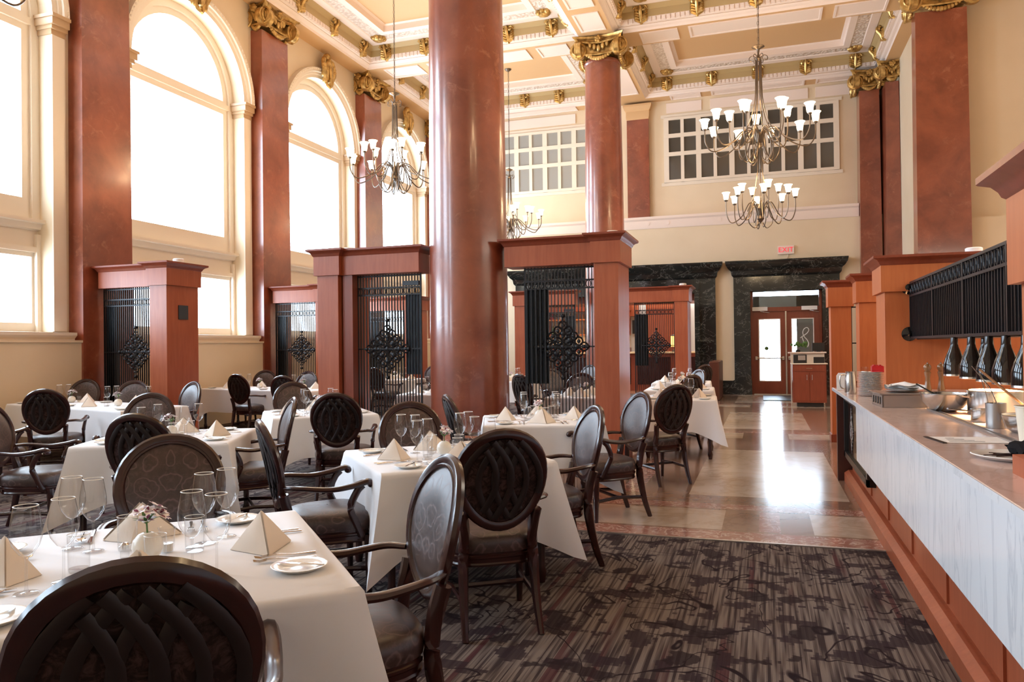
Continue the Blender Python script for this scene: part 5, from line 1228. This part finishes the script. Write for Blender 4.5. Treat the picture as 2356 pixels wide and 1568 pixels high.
mb = MB(); mb.tube(catmull([(0.05,0.03,0.0),(0.06,0.03,-0.06),(0.0,0.03,-0.14),(-0.04,0.03,-0.16)]),0.012,6); mb.build('conduit', M['cream'], e); tag(e, 'white EXIT sign with red letters above the entrance doors', 'sign')
e = empty('exit_sign', (0.66, 26.12, 2.42)); mb = MB(); mb.box(-0.2,0.2,0,0.05,0,0.22); mb.build('sign_case', M['red'], e, smooth=0); sign(e, 'EXIT', 0.18, (0,-0.004,0.11), M['exit']); tag(e, 'small red EXIT sign seen through the transom glass', 'sign')
mb = MB(); mb.box(-0.05,1.3,20.6,22.6,0.0,0.015); o = mb.build('door_mat', M['iron'], smooth=0); tag(o, 'dark rectangular mat before the entrance doors', 'mat')
e = empty('booth_bench', (-1.22, 21.3, 0)); mb = MB(); mb.box(-0.16,0.10,-0.9,0.9,0.0,1.02); mb.build('bench_back', mat('brown_leather',(0.13,0.04,0.025),0.35), e, smooth=0, bevel=0.03); mb = MB(); mb.box(-0.7,-0.16,-0.9,0.9,0.05,0.46); mb.build('bench_seat', bpy.data.materials['brown_leather'], e, smooth=0, bevel=0.03); tag(e, 'brown leather bench end beyond the farthest aisle chair', 'bench')

# ================================================================== CHANDELIERS
def chandelier(x, y, two, label, zring=6.45, zceil=9.605):
    e = empty('chandelier', (x, y, zring)); z0 = -1.38
    mb = MB(); L = zceil-zring-0.05; n = int(L/0.07)
    for i in range(n):
        z = 0.28+i*0.07
        if z > L: break
        if i % 2: mb.tube([(0.012*cos(a*pi/3),0,z+0.038*sin(a*pi/3)) for a in range(6)], 0.004, 4, closed=True, up=(0,1,0))
        else: mb.tube([(0,0.012*cos(a*pi/3),z+0.038*sin(a*pi/3)) for a in range(6)], 0.004, 4, closed=True, up=(1,0,0))
    mb.tube([(0.015,0,0.25),(0.02,0,L)], 0.004, 4); mb.build('chain', M['bronze'], e)
    mb = MB(); mb.lathe([(0.0,L+0.03),(0.10,L+0.03),(0.09,L),(0.02,L-0.05)],16); mb.build('canopy', M['bronze'], e)
    mb = MB(); mb.lathe([(0.01,0.26),(0.10,0.22),(0.11,0.21),(0.03,0.17),(0.015,0.10),(0.03,0.03),(0.055,0.0),(0.03,-0.04)],14)
    for k in range(6):
        a = k*pi/3; c_, s_ = cos(a), sin(a); R = lambda r, z: (r*c_, r*s_, z)
        mb.tube(catmull([R(0.03,0.02),R(0.10,0.06),R(0.15,0.03),R(0.15,-0.02),R(0.11,-0.03)],4), 0.007, 5)
    mb.build('top_scrolls', M['bronze'], e)
    for k in range(6):
        a = k*pi/3+0.2; c_, s_ = cos(a), sin(a); R = lambda r, z: (r*c_, r*s_, z); mb = MB()
        mb.tube(catmull([R(0.045,0.0),R(0.05,-0.35),R(0.07,-0.75),R(0.16,-1.10),R(0.30,-1.36),R(0.34,-1.62),R(0.22,-1.80),R(0.10,-1.62),R(0.06,-1.42)],5), 0.010, 5)
        mb.build('stem_rod', M['bronze'], e)
    zh = -1.45
    def tier(zh, R1, R2, n1, n2, sc, dz):
        mb = MB(); mb.lathe([(0.02,zh+0.16),(0.06,zh+0.10),(0.035,zh),(0.05,zh-0.05),(0.06,zh-0.08),(0.02,zh-0.14),(0.0,zh-0.17)],14); mb.build('hub', M['bronze'], e)
        for (RR, nn, up_, off) in ((R1, n1, 0.0, 0.1), (R2, n2, dz, 0.42)):
            for k in range(nn):
                a = 2*pi*k/nn+off; c_, s_ = cos(a), sin(a); R = lambda r, z: (r*c_, r*s_, z); g = RR
                mb = MB(); mb.tube(catmull([R(0.05,zh-0.02),R(0.10,zh+0.16),R(0.24*g+0.05,zh+0.20),R(0.55*g,zh-0.03),R(0.84*g,zh-0.13+up_*0.3),R(0.985*g,zh+0.02+up_*0.7),R(g,zh+0.26+up_)],5), 0.0105*sc, 5)
                mb.lathe([(0.0,0.0),(0.028,0.005),(0.036,0.03),(0.0,0.03)],10,(g*c_,g*s_,zh+0.25+up_)); mb.build('arm', M['bronze'], e)
                mb = MB(); s = sc; mb.lathe([(0.0,0.0),(0.036*s,0.005),(0.047*s,0.035*s),(0.052*s,0.08*s),(0.060*s,0.125*s),(0.083*s,0.155*s),(0.080*s,0.157*s),(0.055*s,0.125*s),(0.0,0.06*s)],16,(g*c_,g*s_,zh+0.275+up_)); mb.build('glass_shade', M['shade'], e)
            for k in range(3):
                a = k*2*pi/3+off; l = bpy.data.lights.new('chandelier_bulb', 'POINT'); l.energy = 22 if RR > 0.8 else 12; l.color = (1.0,0.70,0.38); l.shadow_soft_size = 0.12
                o = bpy.data.objects.new('chandelier_bulb', l); COL.objects.link(o); o.parent = e; o.location = (RR*cos(a), RR*sin(a), zh+0.52+up_)
    tier(zh, 0.93, 0.52, 10, 5, 1.12, 0.16)
    for k in range(4):   # hanging loops
        a = k*pi/2+0.7; c_, s_ = cos(a), sin(a); R = lambda r, z: (r*c_, r*s_, z); mb = MB()
        mb.tube(catmull([R(0.04,zh+0.05),R(0.12,zh+0.2),R(0.26,zh+0.02),R(0.30,zh-0.22),R(0.18,zh-0.38),R(0.06,zh-0.28),R(0.04,zh-0.12)],5), 0.011, 5); mb.build('loop', M['bronze'], e)
    if two:
        mb = MB()
        for k in range(4): a = k*pi/2; c_, s_ = cos(a), sin(a); mb.tube([(0.03*c_,0.03*s_,zh-0.1),(0.035*c_,0.035*s_,zh-0.5),(0.10*c_,0.10*s_,zh-0.95),(0.22*c_,0.22*s_,zh-1.22)], 0.009, 5)
        mb.tube([(0,0,zh-0.1),(0,0,zh-1.3)],0.012,6); mb.build('lower_stem', M['bronze'], e)
        tier(zh-1.28, 0.58, 0.33, 8, 4, 0.88, 0.12)
        for k in range(4):
            a = k*pi/2+0.4; c_, s_ = cos(a), sin(a); R = lambda r, z: (r*c_, r*s_, z); mb = MB(); z = zh-1.28
            mb.tube(catmull([R(0.03,z+0.02),R(0.10,z+0.14),R(0.2,z),R(0.21,z-0.15),R(0.11,z-0.24),R(0.04,z-0.15)],5), 0.009, 5); mb.build('loop', M['bronze'], e)
    return tag(e, label, 'chandelier')
chandelier(-0.03, 14.0, True, 'large two-tier bronze chandelier with lit cream glass shades at right of centre', 6.46)
chandelier(-7.13, 14.0, False, 'single-tier bronze chandelier hanging left of the thick round column', 6.47)
chandelier(-7.0, 21.0, False, 'far bronze chandelier showing just right of the thick round column', 6.42)
chandelier(-7.12, 4.75, False, 'nearest chandelier, only its curling arms show at the top left corner', 6.45)
chandelier(-0.03, 4.8, False, 'chandelier over the carpet, above the frame', 6.45)
bpy.context.view_layer.update()
